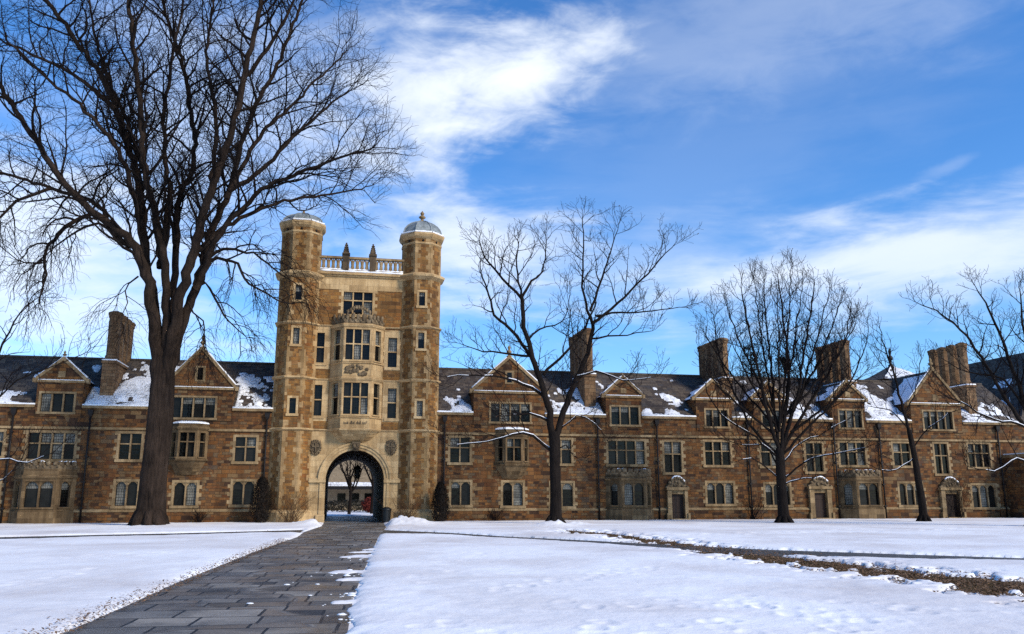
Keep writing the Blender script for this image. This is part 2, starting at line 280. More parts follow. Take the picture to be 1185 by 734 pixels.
# ------------------------------------------------------------------ mesh builder
class MB:
    def __init__(s): s.v = []; s.f = []; s.m = []; s.sm = []; s.M = Matrix.Identity(4)
    def on(s, ox, oy, tx, ty):                   # local x along (tx,ty); local y into the wall
        l = math.hypot(tx, ty); tx /= l; ty /= l
        s.M = Matrix(((tx, -ty, 0, ox), (ty, tx, 0, oy), (0, 0, 1, 0), (0, 0, 0, 1))); return s
    def off(s): s.M = Matrix.Identity(4); return s
    def add(s, vs, fs_, mat=0, smooth=False):
        n = len(s.v); M = s.M
        s.v += [M @ Vector(p) for p in vs]; s.f += [tuple(i + n for i in f) for f in fs_]
        s.m += [mat] * len(fs_); s.sm += [smooth] * len(fs_)
    def quad(s, a, b, c, d, mat=0): s.add([a, b, c, d], [(0, 1, 2, 3)], mat)
    def box(s, x0, x1, y0, y1, z0, z1, mat=0):
        s.add([(x0, y0, z0), (x1, y0, z0), (x1, y1, z0), (x0, y1, z0), (x0, y0, z1), (x1, y0, z1), (x1, y1, z1), (x0, y1, z1)],
              [(0, 1, 5, 4), (1, 2, 6, 5), (2, 3, 7, 6), (3, 0, 4, 7), (4, 5, 6, 7), (3, 2, 1, 0)], mat)
    def loft(s, rings, mat=0, smooth=False, cap0=True, cap1=True):   # rings of equal length, counter-clockwise seen from above
        n = len(rings[0]); vs = [p for r in rings for p in r]; fs_ = []
        for k in range(len(rings) - 1):
            for i in range(n):
                j = (i + 1) % n; fs_.append((k * n + i, k * n + j, (k + 1) * n + j, (k + 1) * n + i))
        s.add(vs, fs_, mat, smooth)
        if cap0: s.add(rings[0], [tuple(range(n - 1, -1, -1))], mat)
        if cap1: s.add(rings[-1], [tuple(range(n))], mat)
    def prism(s, plan, z0, z1, mat=0): s.loft([[(x, y, z0) for x, y in plan], [(x, y, z1) for x, y in plan]], mat)
    def cells(s, x0, x1, z0, z1, rects, y=0.0, mat=0):
        rects = [(max(a, x0), min(b, x1), max(c, z0), min(d, z1)) for a, b, c, d in rects if b > x0 and a < x1 and d > z0 and c < z1]
        xs = sorted({x0, x1, *[r[0] for r in rects], *[r[1] for r in rects]})
        for a, b in zip(xs, xs[1:]):
            if b - a < 1e-5: continue
            mid = (a + b) / 2; cut = sorted((r[2], r[3]) for r in rects if r[0] < mid < r[1]); z = z0
            for c, d in cut + [(z1, z1)]:
                if c - z > 1e-5: s.quad((a, y, z), (b, y, z), (b, y, c), (a, y, c), mat)
                z = max(z, d)
    def tube(s, pts, rads, k=6, mat=0, cap=False):
        n = len(pts); vs = []; ref = None; pts = [Vector(p) for p in pts]
        for i, p in enumerate(pts):
            T = (pts[min(i + 1, n - 1)] - pts[max(i - 1, 0)])
            if T.length < 1e-9: T = Vector((0, 0, 1))
            T.normalize()
            if ref is None: ref = Vector((1, .13, 0)) if abs(T.z) > .7 else Vector((.1, .05, 1))
            A = ref - T * ref.dot(T)
            if A.length < 1e-6: A = T.orthogonal()
            A.normalize(); ref = A; B = T.cross(A)
            for j in range(k):
                w = 2 * math.pi * j / k; vs.append(p + (A * math.cos(w) + B * math.sin(w)) * rads[i])
        fs_ = [(i * k + j, i * k + (j + 1) % k, (i + 1) * k + (j + 1) % k, (i + 1) * k + j) for i in range(n - 1) for j in range(k)]
        if cap: fs_ += [tuple(range(k - 1, -1, -1)), tuple(range((n - 1) * k, n * k))]
        s.add(vs, fs_, mat, True)
    def lump(s, c, r, mat=0, seed=0, nu=8, nv=5, rough=.25):      # an uneven rounded lump
        cx, cy, cz = c; rx, ry, rz = r if isinstance(r, tuple) else (r, r, r); vs = []
        for i in range(nv + 1):
            th = math.pi * i / nv
            for j in range(nu):
                ph = 2 * math.pi * j / nu; d = Vector((math.sin(th) * math.cos(ph), math.sin(th) * math.sin(ph), math.cos(th)))
                k = 1 + rough * noise.noise(d * 1.7 + Vector((seed * 3.1, seed * 1.7, 0)))
                vs.append((cx + d.x * rx * k, cy + d.y * ry * k, cz + d.z * rz * k))
        s.add(vs, [(i * nu + j, (i + 1) * nu + j, (i + 1) * nu + (j + 1) % nu, i * nu + (j + 1) % nu) for i in range(nv) for j in range(nu)], mat, True)
    def build(s, name, mats, parent=None, uv=True):
        me = bpy.data.meshes.new(name); me.from_pydata([tuple(p) for p in s.v], [], s.f)
        for mm in ([mats] if isinstance(mats, str) else mats): me.materials.append(MATS[mm])
        me.polygons.foreach_set('material_index', s.m); me.polygons.foreach_set('use_smooth', s.sm)
        if uv and s.f:
            lay = me.uv_layers.new(name='UVMap'); data = np.zeros(len(me.loops) * 2, np.float32); k = 0
            for p in me.polygons:
                n = p.normal
                if abs(n.z) > .95: t_ = Vector((1, 0, 0)); b_ = Vector((0, 1, 0))
                else:
                    t_ = Vector((-n.y, n.x, 0)).normalized(); b_ = n.cross(t_)
                for vi in p.vertices:
                    co = me.vertices[vi].co; data[k] = co.dot(t_); data[k + 1] = co.dot(b_); k += 2
            lay.data.foreach_set('uv', data)
        me.update()
        o = bpy.data.objects.new(name, me); C.objects.link(o)
        if parent: o.parent = parent
        return o
def thing(name, label, cat, loc=(0, 0, 0), rz=0, group=None):
    o = bpy.data.objects.new(name, None); C.objects.link(o); o.location = loc; o.rotation_euler = (0, 0, rz)
    o.empty_display_size = .3; o['label'] = label; o['category'] = cat
    if group: o['group'] = group
    return o
def tag(o, label, cat, group=None):
    o['label'] = label; o['category'] = cat
    if group: o['group'] = group
    return o
def kind(o, k): o['kind'] = k; return o
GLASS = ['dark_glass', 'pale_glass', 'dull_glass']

# ------------------------------------------------------------------ windows
def window_geo(mf, mp, x0, x1, z0, z1, nl=2, tr=None, arched=False, m=.15, tooth=True, depth=.22, pale=(.15, .35), hood=False):
    """stone surround, mullions and transom into mf; panes into mp; returns the hole for the wall"""
    a, b, c, d = x0 - m, x1 + m, z0 - m * 1.1, z1 + m
    mf.box(a, x0, -.02, depth, z0, d); mf.box(x1, b, -.02, depth, z0, d)
    mf.box(x0, x1, -.022, depth, z1, d); mf.box(a - .05, b + .05, -.07, depth, c, z0)
    if hood: mf.box(a - .10, b + .10, -.10, .0, d + .002, d + .10)
    if tooth:
        z = z0 + .05; k = 0
        while z + .2 < d:
            if k % 2 == 0:
                mf.box(a - .16, a, -.012, .02, z, z + .22); mf.box(b, b + .16, -.012, .02, z, z + .22)
            z += .235; k += 1
    mw = .085; lw = (x1 - x0 - mw * (nl - 1)) / nl
    for i in range(nl):
        l = x0 + i * (lw + mw); r = l + lw
        if i < nl - 1: mf.box(r, r + mw, .03, depth - .01, z0, z1)
        zt = None
        if tr: zt = z0 + (z1 - z0) * tr; mf.box(l, r, .04, depth - .012, zt - .035, zt + .035)
        if arched:
            rise = lw * .42; zz = z1 - rise; K = 6; arc = []
            for q in range(K + 1):
                u = q / K; arc.append((l + lw * u, zz + rise * (1 - abs(2 * u - 1) ** 2.2) * .97))
            for (xa, za), (xb, zb) in zip(arc, arc[1:]):
                mf.quad((xa, .05, za), (xb, .05, zb), (xb, .05, z1), (xa, .05, z1))
                mf.quad((xa, .05, za), (xa, depth - .03, za), (xb, depth - .03, zb), (xb, .05, zb))
        y = depth - .05
        spans = [(z0, z1)] if zt is None else [(z0, zt), (zt, z1)]
        for q, (p0, p1) in enumerate(spans):
            up = q == len(spans) - 1 and len(spans) > 1
            g = random.random(); mat = 1 if g < pale[1 if up else 0] else (2 if g < .62 else 0)  # upper lights turn pale more often, standing in for reflected sky
            tl = random.uniform(-.012, .012)
            if len(spans) == 1 and mat != 1:                           # blind let part way down behind the arched head
                cut = p1 - (p1 - p0) * random.uniform(.25, .4)
                mp.quad((l, y + .004, p0), (r, y + .004 + tl, p0), (r, y + .004 + tl, cut), (l, y + .004, cut), mat)
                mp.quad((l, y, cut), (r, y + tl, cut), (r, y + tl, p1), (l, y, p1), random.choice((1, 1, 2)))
            else:
                mp.quad((l, y, p0), (r, y + tl, p0), (r, y + tl, p1), (l, y, p1), mat)
        mp.box(l, l + .03, y - .02, y + .01, z0, z1, 3); mp.box(r - .03, r, y - .02, y + .01, z0, z1, 3)
        mp.box(l + .03, r - .03, y - .021, y + .01, z0, z0 + .035, 3)
    return (a, b, c, d)
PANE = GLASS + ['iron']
def window(parent, x0, x1, z0, z1, trim='weathered_trim', y=0.0, **kw):
    mf, mp = MB(), MB()
    if y: mf.on(0, y, 1, 0); mp.on(0, y, 1, 0)
    hole = window_geo(mf, mp, x0, x1, z0, z1, **kw)
    w = mf.build('window', trim, parent); mp.build('pane', PANE, w)
    return hole

def snow_strip(pts, w, h, mb, seed=0):
    """a ridge of snow along a polyline"""
    n = len(pts); rings = []
    mb.tube([(p[0], p[1], p[2]) for p in pts], [h * (.8 + .5 * noise.noise(Vector((i * .7, seed, 0)))) for i in range(n)], 6)

def oct_plan(cx, cy, ap):
    r = ap / math.cos(math.pi / 8)
    return [(cx + r * math.cos(math.pi / 8 + i * math.pi / 4), cy + r * math.sin(math.pi / 8 + i * math.pi / 4)) for i in range(8)]

def canted(parent, name, s0, s1, d, c, z0, z1, floors, base='plinth', trim='limestone', parapet=None, snow=True, corbel=None, tooth=False):
    """projecting window bay; floors = list of (zlo, zhi, lights, transom, arched, cant window width)"""
    mf = MB(); panes = []
    plan = [(s0, .3), (s0, 0), (s0 + c, -d), (s1 - c, -d), (s1, 0), (s1, .3)]
    faces = [(plan[1], plan[2]), (plan[2], plan[3]), (plan[3], plan[4])]
    for fi, (A, B) in enumerate(faces):
        L = math.hypot(B[0] - A[0], B[1] - A[1]); mf.on(A[0], A[1], B[0] - A[0], B[1] - A[1])
        holes = []
        for (zl, zh, nl, tr, arched, edge) in floors:
            mp = MB(); mp.M = mf.M.copy(); panes.append(mp)
            if fi == 1: holes.append(window_geo(mf, mp, edge, L - edge, zl, zh, nl, tr, arched, m=.10, tooth=False))
            elif L > .55: holes.append(window_geo(mf, mp, L * .26, L * .74, zl, zh, 1, tr, arched, m=.07, tooth=False))
        mf.cells(0, L, z0, z1, holes)
    mf.off()
    def grow(k, y1=.3): return [(s0 - k, y1), (s0 - k, -k * .4), (s0 + c - k * .45, -d - k), (s1 - c + k * .45, -d - k), (s1 + k, -k * .4), (s1 + k, y1)]
    for (zl, zh, *_r) in floors:
        mf.loft([[(x, y, zh + .16) for x, y in grow(.04)], [(x, y, zh + .26) for x, y in grow(.10)], [(x, y, zh + .30) for x, y in grow(.10)], [(x, y, zh + .38) for x, y in grow(.03)]])
        mf.loft([[(x, y, zl - .24) for x, y in grow(.03)], [(x, y, zl - .20) for x, y in grow(.08)], [(x, y, zl - .15) for x, y in grow(.02)]])
    mf.prism(grow(0.0), z1 - .02, z1 + .05)
    if corbel:
        cz = [0, .25, .5, .75, 1]; rings = []
        for q in cz:
            k = q; rings.append([(s0 + (1 - k) * (s1 - s0) * .22, .2), (s0 + (1 - k) * (s1 - s0) * .22, 0 - .0), (s0 + c + (1 - k) * (s1 - s0) * .12, -d * (.12 + .88 * k ** .7)),
                     (s1 - c - (1 - k) * (s1 - s0) * .12, -d * (.12 + .88 * k ** .7)), (s1 - (1 - k) * (s1 - s0) * .22, 0), (s1 - (1 - k) * (s1 - s0) * .22, .2)])
        mf.loft([[(x, y, z0 - corbel * (1 - q) + (.0 if q == 1 else 0)) for x, y in r] for q, r in zip(cz, rings)])
        mf.loft([[(x, y, z0 - .03) for x, y in grow(.05)], [(x, y, z0 + .05) for x, y in grow(.09)], [(x, y, z0 + .11) for x, y in grow(.02)]])
    o = mf.build(name, trim, parent)
    for mp in panes:
        if mp.v: mp.build('pane', PANE, o)
    if base == 'plinth':
        q = MB(); q.loft([[(x, y, 0) for x, y in grow(.10)], [(x, y, ZP - .08) for x, y in grow(.10)], [(x, y, ZP + .04) for x, y in grow(.012)]])
        q.build('base_course', 'bay_stone' if trim == 'bay_stone' else trim, o)
    if parapet:
        q = MB(); hh = parapet
        for A, B in faces:
            L = math.hypot(B[0] - A[0], B[1] - A[1]); q.on(A[0], A[1], B[0] - A[0], B[1] - A[1])
            q.box(0, L, .02, .14, z1 + .05, z1 + .05 + hh * .45)
            nb = max(2, int(L / .34))
            for i in range(nb):
                u = (i + .5) * L / nb
                q.lump((u, .05, z1 + .05 + hh * .62), (L / nb * .42, .10, hh * .34), seed=i + L * 9, rough=.6)
                q.lump((u + L / nb * .4, .03, z1 + .05 + hh * .3), (L / nb * .2, .07, hh * .2), seed=i + L * 5, rough=.6)
        q.off(); q.build('carved_parapet', 'carved_stone', o)
    if snow:
        q = MB(); zz = z1 + .05 + (parapet or 0) * .8
        g = grow(-.10 if parapet else .03); n = 12
        for A, B in zip(g[1:4], g[2:5]):
            if parapet:
                L = math.hypot(B[0] - A[0], B[1] - A[1]); k = max(2, int(L / .3))
                for i in range(k):
                    if random.random() < .68:
                        u = (i + .5) / k; q.lump((A[0] + (B[0] - A[0]) * u, A[1] + (B[1] - A[1]) * u + .02, zz + random.uniform(-.03, .06)), (.15, .10, .05), seed=i + zz)
        if not parapet:
            q.loft([[(x, y, z1 + .05) for x, y in grow(.02)], [(x, y, z1 + .13) for x, y in grow(-.02)], [(x * .8 + (s0 + s1) * .1, y * .8, z1 + .2) for x, y in grow(-.05)]])
        if q.v: q.build('snow_cap', 'clean_snow', o)
    return (s0, s1, z0, z1 + .05)

def finial(mb, x, y, z, h=.8, w=.11):
    prof = [(0, 1.5), (.12, 1.5), (.16, .7), (.32, .55), (.38, 1.35), (.46, 1.5), (.54, 1.1), (.6, .5), (.72, .8), (.8, .9), (.88, .5), (1, .06)]
    mb.loft([[(x + w * r * math.cos(a * math.pi / 4), y + w * r * math.sin(a * math.pi / 4), z + h * t_) for a in range(8)] for t_, r in prof], smooth=True)

SLOPE = (ZR - ZE) / YR
def dormer(parent, s0, s1, zb, zf, za, win, nl, fin=.55, slit=None, fy=-.05, eave=ZE):
    """wall-head gable: s0..s1 body, zb bottom, zf gable foot, za apex"""
    mf, mp, mw = MB(), MB(), MB(); sc = (s0 + s1) / 2
    mw.on(0, fy, 1, 0); mp.on(0, fy, 1, 0)
    hole = window_geo(mw, mp, *win, nl, None, False, m=.12, tooth=False, pale=(.08, .1))
    holes = [hole]
    mf.on(0, fy, 1, 0); mf.cells(s0, s1, zb, zf, holes)
    # gable triangle
    mf.add([(s0, 0, zf), (s1, 0, zf), (sc, 0, za)], [(0, 1, 2)])
    mf.off()
    for x, sgn in ((s0, -1), (s1, 1)):                                   # returns and cheeks running back into the roof
        yb = (zf - eave) / SLOPE + .3
        mf.quad((x, fy, zb), (x, yb, zb), (x, yb, zf), (x, fy, zf))
    o = mf.build('dormer', 'rubble_stone', parent)
    w = mw; 
    wo_ = mw.build('window_frame', 'weathered_trim', o); mp.build('pane', PANE, o)
    r = MB(); yb = (za - eave) / SLOPE + .25; e = .10
    nx, nz_ = (za - zf), (sc - s0); l = math.hypot(nx, nz_); 
    r.quad((s0 - e, fy + .18, zf - e * nx / nz_), (s0 - e, yb, zf - e * nx / nz_), (sc, yb, za), (sc, fy + .18, za))
    r.quad((sc, fy + .18, za), (sc, yb, za), (s1 + e, yb, zf - e * nx / nz_), (s1 + e, fy + .18, zf - e * nx / nz_))
    r.build('dormer_roof', 'slate', o)
    cp, sn = MB(), MB()
    for sg in (-1, 1):                                                  # raking copings, kneelers
        xe = sc + sg * (sc - s0 + .12); ze_ = zf - .12 * nx / nz_
        t_ = .17
        pts = [(xe, ze_), (sc, za), (sc, za + t_ * l / nz_), (xe, ze_ + t_ * l / nz_)]
        if sg > 0: pts = pts[::-1]
        cp.loft([[(x, fy + .26, z) for x, z in pts], [(x, fy - .07, z) for x, z in pts]])
        cp.box(*(sorted((xe - sg * .02, xe + sg * .16))), fy - .075, fy + .27, ze_ - .10, ze_ + .16)
        n = 9; off = t_ * l / nz_ + .02
        sn.tube([(sc + (xe - sc) * i / n, fy + .08, za + off + (ze_ - za) * i / n) for i in range(n + 1)],
                [.075 * (.6 + .8 * abs(noise.noise(Vector((i * .9, s0, sg))))) for i in range(n + 1)], 7, cap=True)
        # drift lying on the far side of the little roof
        if random.random() < .8 or True:
            u0, u1 = .0, random.uniform(.5, .9)
            A = lambda u, y: (sc + (xe - sc) * u, y, za + (ze_ - za) * u + .05 + .03 * noise.noise(Vector((u * 6, y * 2, s0))))
            K = 8
            vs = [A(.12 + .86 * i / K, fy + .3 + (yb - fy - .3) * j / 8 * (.55 + .4 * noise.noise(Vector((i * .5, s0, sg))))) for i in range(K + 1) for j in range(9)]
            sn.add(vs, [(i * 9 + j, i * 9 + j + 1, (i + 1) * 9 + j + 1, (i + 1) * 9 + j) for i in range(K) for j in range(8)], 0, True)
    cp.box(s0 - .05, s1 + .05, fy - .10, fy, zf - .20, zf - .06)        # moulding under the gable
    sn.tube([(s0 + (s1 - s0) * i / 8, fy - .04, zf - .045) for i in range(9)], [.035] * 9, 6, cap=True)
    cp.box(sc - .20, sc + .20, fy - .03, fy, zf + .12, zf + min(.6, (za - zf) * .42)) if not slit else None
    if slit:
        cp.box(sc - .30, sc + .30, fy - .03, fy, slit[0] - .1, slit[1] + .12)
        q = MB(); q.box(sc - .16, sc + .16, fy - .042, fy - .02, slit[0], slit[1], 0); q.build('slit_pane', 'dark_glass', o)
    cp.build('coping', 'weathered_trim', o); sn.build('snow_cap', 'clean_snow', o)
    f = MB(); finial(f, sc, fy + .1, za + .12, fin, .09 if fin < .8 else .12); f.build('finial', 'weathered_trim', o)
    return (s0, s1, zb, eave)

def chimney(parent, sc, zt, gap=0.0, n=4, w=.78, y0=.75, y1=5.0, zl=9.7):
    mf = MB(); x0, x1 = sc - w / 2, sc + w / 2
    mf.box(x0, x1, y0, y1, ZE - .3, zl)
    mf.loft([[(a, b, zl) for a, b in ((x0 - .07, y0 - .07), (x1 + .07, y0 - .07), (x1 + .07, y1 + .07), (x0 - .07, y1 + .07))],
             [(a, b, zl + .14) for a, b in ((x0 - .07, y0 - .07), (x1 + .07, y0 - .07), (x1 + .07, y1 + .07), (x0 - .07, y1 + .07))],
             [(a, b, zl + .34) for a, b in ((x0 + .06, y0 + .1), (x1 - .06, y0 + .1), (x1 - .06, y1 - .1), (x0 + .06, y1 - .1))]])
    o = mf.build('chimney', 'chimney_stone', parent)
    ys = np.linspace(y0 + .55, y1 - .45, n); hw = ((y1 - y0 - .8) / n) * .5 * (1 - gap)
    for i, yc in enumerate(ys):
        q = MB(); a = w * .42
        def oc(k, b=hw): return [(sc - a - k, yc - b * .5), (sc - a * .45, yc - b - k), (sc + a * .45, yc - b - k), (sc + a + k, yc - b * .5), (sc + a + k, yc + b * .5), (sc + a * .45, yc + b + k), (sc - a * .45, yc + b + k), (sc - a - k, yc + b * .5)]
        q.loft([[(x, y, z) for x, y in oc(k)] for z, k in ((zl + .3, .05), (zl + .5, .05), (zl + .55, 0), (zt - .42, 0), (zt - .34, .05), (zt - .22, .05), (zt - .18, .09), (zt - .05, .09), (zt, .03))])
        q.box(sc - .16, sc + .16, yc - .16, yc + .16, zt, zt + .08)
        q.build('flue', 'chimney_stone', o)
    sn = MB()
    sn.tube([(x0 - .02 + (x1 - x0 + .04) * i / 5, y0 - .0, zl + .2) for i in range(6)], [.06] * 6, 6, cap=True)
    sn.tube([(x1 + .03, y0 + (y1 - y0) * i / 9, zl + .19) for i in range(10)], [.05] * 10, 6, cap=True)
    sn.tube([(x0 - .03, y0 + (y1 - y0) * i / 9, zl + .19) for i in range(10)], [.05] * 10, 6, cap=True)
    sn.build('snow_cap', 'clean_snow', o)

def downpipe(parent, s, zt=6.35):
    q = MB(); q.tube([(s, -.13, 0), (s, -.13, zt)], [.055, .055], 8, cap=True)
    for z in (.9, 2.4, 3.9, 5.3): q.box(s - .09, s + .09, -.19, -.001, z, z + .07)
    o = q.build('downpipe', 'copper_pipe', parent)
    h = MB(); h.loft([[(s + a * k, -.14 + b * k, z) for a, b in ((-1, -.8), (1, -.8), (1, .8), (-1, .8))] for z, k in ((zt - .06, .06), (zt + .10, .13), (zt + .3, .15), (zt + .33, .17), (zt + .36, .17))])
    h.build('hopper', 'copper_pipe', o)

def roof_snow(parent, s0, s1, density, centers, seed, dcut, step=.115):
    """what is left of the snow on the courtyard slope of a roof"""
    L = math.hypot(YR, ZR - ZE); nx = int((s1 - s0) / step); ny = int(L / step)
    V, Fc = [], []; dirn = Vector((0, YR, ZR - ZE)) / L; nrm = Vector((0, -(ZR - ZE), YR)) / L
    keep = np.zeros((nx + 1, ny + 1))
    for i in range(nx + 1):
        x = s0 + (s1 - s0) * i / nx
        for j in range(ny + 1):
            tt = j / ny; p = Vector((x * .75, tt * L * .62 + x * .15, seed)); p2 = Vector((x * 2.6, tt * L * 1.7, seed + 5))
            f = noise.fractal(p, .7, 2.2, 5) * .85 + .30 * noise.fractal(p2, .5, 2.1, 4) + density
            f += .7 * max(0, 1 - tt / .06) + .15 * max(0, 1 - tt / .3)
            for (c, wd_, up, amt) in centers:
                f += amt * math.exp(-((x - c) / wd_) ** 2) * (1 if tt < up else math.exp(-((tt - up) / .15) ** 2))
            f -= .35 * max(0, tt - .6)
            if any(a - .12 < x < b + .12 for a, b in dcut) and tt < .5: f = -2
            k = min(1, max(-1, f * 3)); keep[i, j] = k
            V.append(Vector((x, -.04, ZE + .02)) + dirn * (tt * L) + nrm * (.06 * k + .015))
    for i in range(nx):
        for j in range(ny):
            if max(keep[i, j], keep[i + 1, j], keep[i, j + 1], keep[i + 1, j + 1]) > -.1:
                a = i * (ny + 1) + j; Fc.append((a, a + ny + 1, a + ny + 2, a + 1))
    mb = MB(); mb.v = V; mb.f = Fc; mb.m = [0] * len(Fc); mb.sm = [True] * len(Fc)
    if Fc: mb.build('roof_snow', 'thin_snow', parent)

def wing(label, s0, s1, wins, dorms, bays, oriels, doors, pipes, chims, snow_dens, snow_centers, seed):
    root = thing('dormitory_range', label, 'building', FO, TH, 'stone ranges either side of the gate tower')
    holes = []
    Z = zof
    for (xl, xr, yt, yb, nl, tr, ar) in wins:
        xm = (xl + xr) / 2
        holes.append(window(root, fs(xl, (yt + yb) / 2), fs(xr, (yt + yb) / 2), Z(xm, yb), Z(xm, yt), nl=nl, tr=tr, arched=ar))
    for (bl, br, ya, yf, yb, wl, wr, wt, wb, nl, fin, slit) in dorms:
        xm = (bl + br) / 2; a, b = fs(bl, 470), fs(br, 470)
        sl = (Z(xm, slit[1]), Z(xm, slit[0])) if slit else None
        holes.append(dormer(root, a, b, Z(xm, yb), Z(xm, yf), Z(xm, ya), (fs(wl, 470), fs(wr, 470), Z(xm, wb), Z(xm, wt)), nl, fin, sl))
    for (xl, xr, yt, wt, wb, nl) in bays:
        xm = (xl + xr) / 2
        canted(root, 'bay_window', fs(xl), fs(xr), 1.0, .78, 0, Z(xm, yt), [(Z(xm, wb), Z(xm, wt), nl, None, True, .16)], parapet=.5, trim='bay_stone')
    for (xl, xr, yt, yb, wt, wb) in oriels:
        xm = (xl + xr) / 2
        canted(root, 'oriel_window', fs(xl, 520), fs(xr, 520), .66, .55, Z(xm, yb), Z(xm, yt), [(Z(xm, wb), Z(xm, wt), 1 if xr - xl < 38 else 2, .62, False, .12)], base=None, corbel=.85, trim='bay_stone')
    for (xl, xr, yt, yp, dl, dr, dt) in doors:
        xm = (xl + xr) / 2; a, b = fs(xl, 580), fs(xr, 580); c, d = fs(dl, 585), fs(dr, 585); zt, zd = Z(xm, yp), Z(xm, dt)
        q = MB(); q.box(a, c, -.22, .25, 0, zd); q.box(d, b, -.22, .25, 0, zd); q.box(a - .08, b + .08, -.30, .25, zd + .02, zd + .2)
        q.box(c, d, -.1, .25, zd - .25, zd + .02)
        q.box(a - .10, a + .06, -.30, .1, 0, .5); q.box(b - .06, b + .10, -.30, .1, 0, .5); q.box(c - .2, d + .2, -.6, .0, 0, .14)
        o = q.build('doorway', 'weathered_trim', root)
        p = MB(); p.box(c, d, .08, .14, .14, zd - .25)
        for k in range(2): p.box(c + .06, d - .06, .06, .09, .55 + k * .85, .62 + k * .85)
        leaf = p.build('door_leaf', 'oak_door', o)
        ty = MB(); K = 8; arc = [(a + (b - a) * i / K, zd + .2 + (zt - zd - .2) * math.sin(math.pi * i / K) ** .8) for i in range(K + 1)]
        for (xa, za), (xb, zb) in zip(arc, arc[1:]):
            ty.loft([[(xa, -.16, zd + .2), (xb, -.16, zd + .2), (xb, .1, zd + .2), (xa, .1, zd + .2)], [(xa, -.16, za), (xb, -.16, zb), (xb, .1, zb), (xa, .1, za)]])
        for i in range(K + 1): ty.lump((arc[i][0], -.17, arc[i][1]), (.12, .1, .11), seed=i)
        for i in range(9): ty.lump((a + (b - a) * random.uniform(.2, .8), -.17, zd + .25 + random.uniform(.0, .55) * (zt - zd - .2)), (.09, .07, .09), seed=i + 20, rough=.5)
        ty.build('carved_head', 'carved_stone', o)
        sn = MB(); sn.tube([(x, -.17, z + .09) for x, z in arc[2:-1]], [.05 + .02 * (i % 2) for i in range(K - 2)], 6, cap=True); sn.build('snow_cap', 'clean_snow', o)
        holes.append((c, d, 0, zd))
    w = MB(); D = 2 * YR
    w.cells(s0, s1, 0, ZE, holes); w.quad((s1, 0, 0), (s1, D, 0), (s1, D, ZE), (s1, 0, ZE)); w.quad((s0, D, 0), (s0, 0, 0), (s0, 0, ZE), (s0, D, ZE))
    w.quad((s1, D, 0), (s0, D, 0), (s0, D, ZE), (s1, D, ZE))
    w.add([(s0, 0, ZE), (s0, D, ZE), (s0, YR, ZR)], [(0, 1, 2)]); w.add([(s1, 0, ZE), (s1, YR, ZR), (s1, D, ZE)], [(0, 1, 2)])
    w.build('wall', 'rubble_stone', root)
    def spans(lo, hi):                                                 # trim runs stop at whatever stands through them
        cut = sorted((h[0] - .02, h[1] + .02) for h in holes if h[2] < hi and h[3] > lo); x = s0; out = []
        for a, b in cut:
            if a > x: out.append((x, a))
            x = max(x, b)
        if x < s1: out.append((x, s1))
        return out
    baycut = [(fs(b[0]) - .1, fs(b[1]) + .1) for b in bays]
    pl = MB()
    for a, b in spans(0, ZP - .1):
        pl.loft([[(a, .02, 0), (a, -.08, 0), (a, -.08, ZP - .1), (a, .02, ZP)], [(b, .02, 0), (b, -.08, 0), (b, -.08, ZP - .1), (b, .02, ZP)]][::-1])
    pl.build('plinth', 'rubble_stone', root)
    pc = MB()
    for a, b in spans(0, ZP): pc.loft([[(a, -.0, ZP - .02), (a, -.11, ZP - .1), (a, -.11, ZP - .03), (a, 0, ZP + .06)], [(b, -.0, ZP - .02), (b, -.11, ZP - .1), (b, -.11, ZP - .03), (b, 0, ZP + .06)]][::-1])
    pc.build('plinth_moulding', 'weathered_trim', root)
    st = MB()
    for a, b in spans(ZS - .02, ZS + .02): st.box(a, b, -.09, .02, ZS - .07, ZS + .07)
    st.build('string_course', 'weathered_trim', root)
    for a, b in spans(ZE - .1, ZE + .0):
        ev, es = MB(), MB()
        ev.box(a, b, -.12, .06, ZE - .14, ZE + .02)
        n = max(2, int((b - a) / .4)); es.tube([(a + (b - a) * i / n, -.02, ZE + .05) for i in range(n + 1)], [.085 * (.7 + .7 * abs(noise.noise(Vector((i * .35, a, 0))))) for i in range(n + 1)], 6, cap=True)
        e_ = ev.build('eave_course', 'weathered_trim', root); es.build('snow_cap', 'clean_snow', e_)
    r = MB()
    dcut = sorted((h[0], h[1]) for h in holes if abs(h[3] - ZE) < 1e-6)
    xs = [s0] + [v_ for c_ in dcut for v_ in c_] + [s1]
    for i, (a, b) in enumerate(zip(xs, xs[1:])):
        y_ = -.04 if i % 2 == 0 else .5
        z_ = ZE + (y_ + .04) * (ZR - ZE) / (YR + .04); r.quad((a, y_, z_), (b, y_, z_), (b, YR, ZR), (a, YR, ZR))
    r.quad((s1, D + .04, ZE), (s0, D + .04, ZE), (s0, YR, ZR), (s1, YR, ZR))
    r.box(s0, s1, YR - .12, YR + .12, ZR - .06, ZR + .07)
    ro = r.build('roof', 'slate', root)
    roof_snow(ro, s0, s1, snow_dens, snow_centers, seed, dcut)
    for (x, y, yt, gap, n) in chims:
        s_ = fs(x, y, .75); zt = facade(x, yt, 1.4)[1] - (zof(x, 500) * 0)
        # height read off the facade scale and carried back to the depth of the stack
        z0 = zof(x, yt); zt = (z0 - EYE) * 1.028 + EYE
        chimney(root, s_, zt, gap, n)
    for x in pipes: downpipe(root, fs(x, 545))
    return root

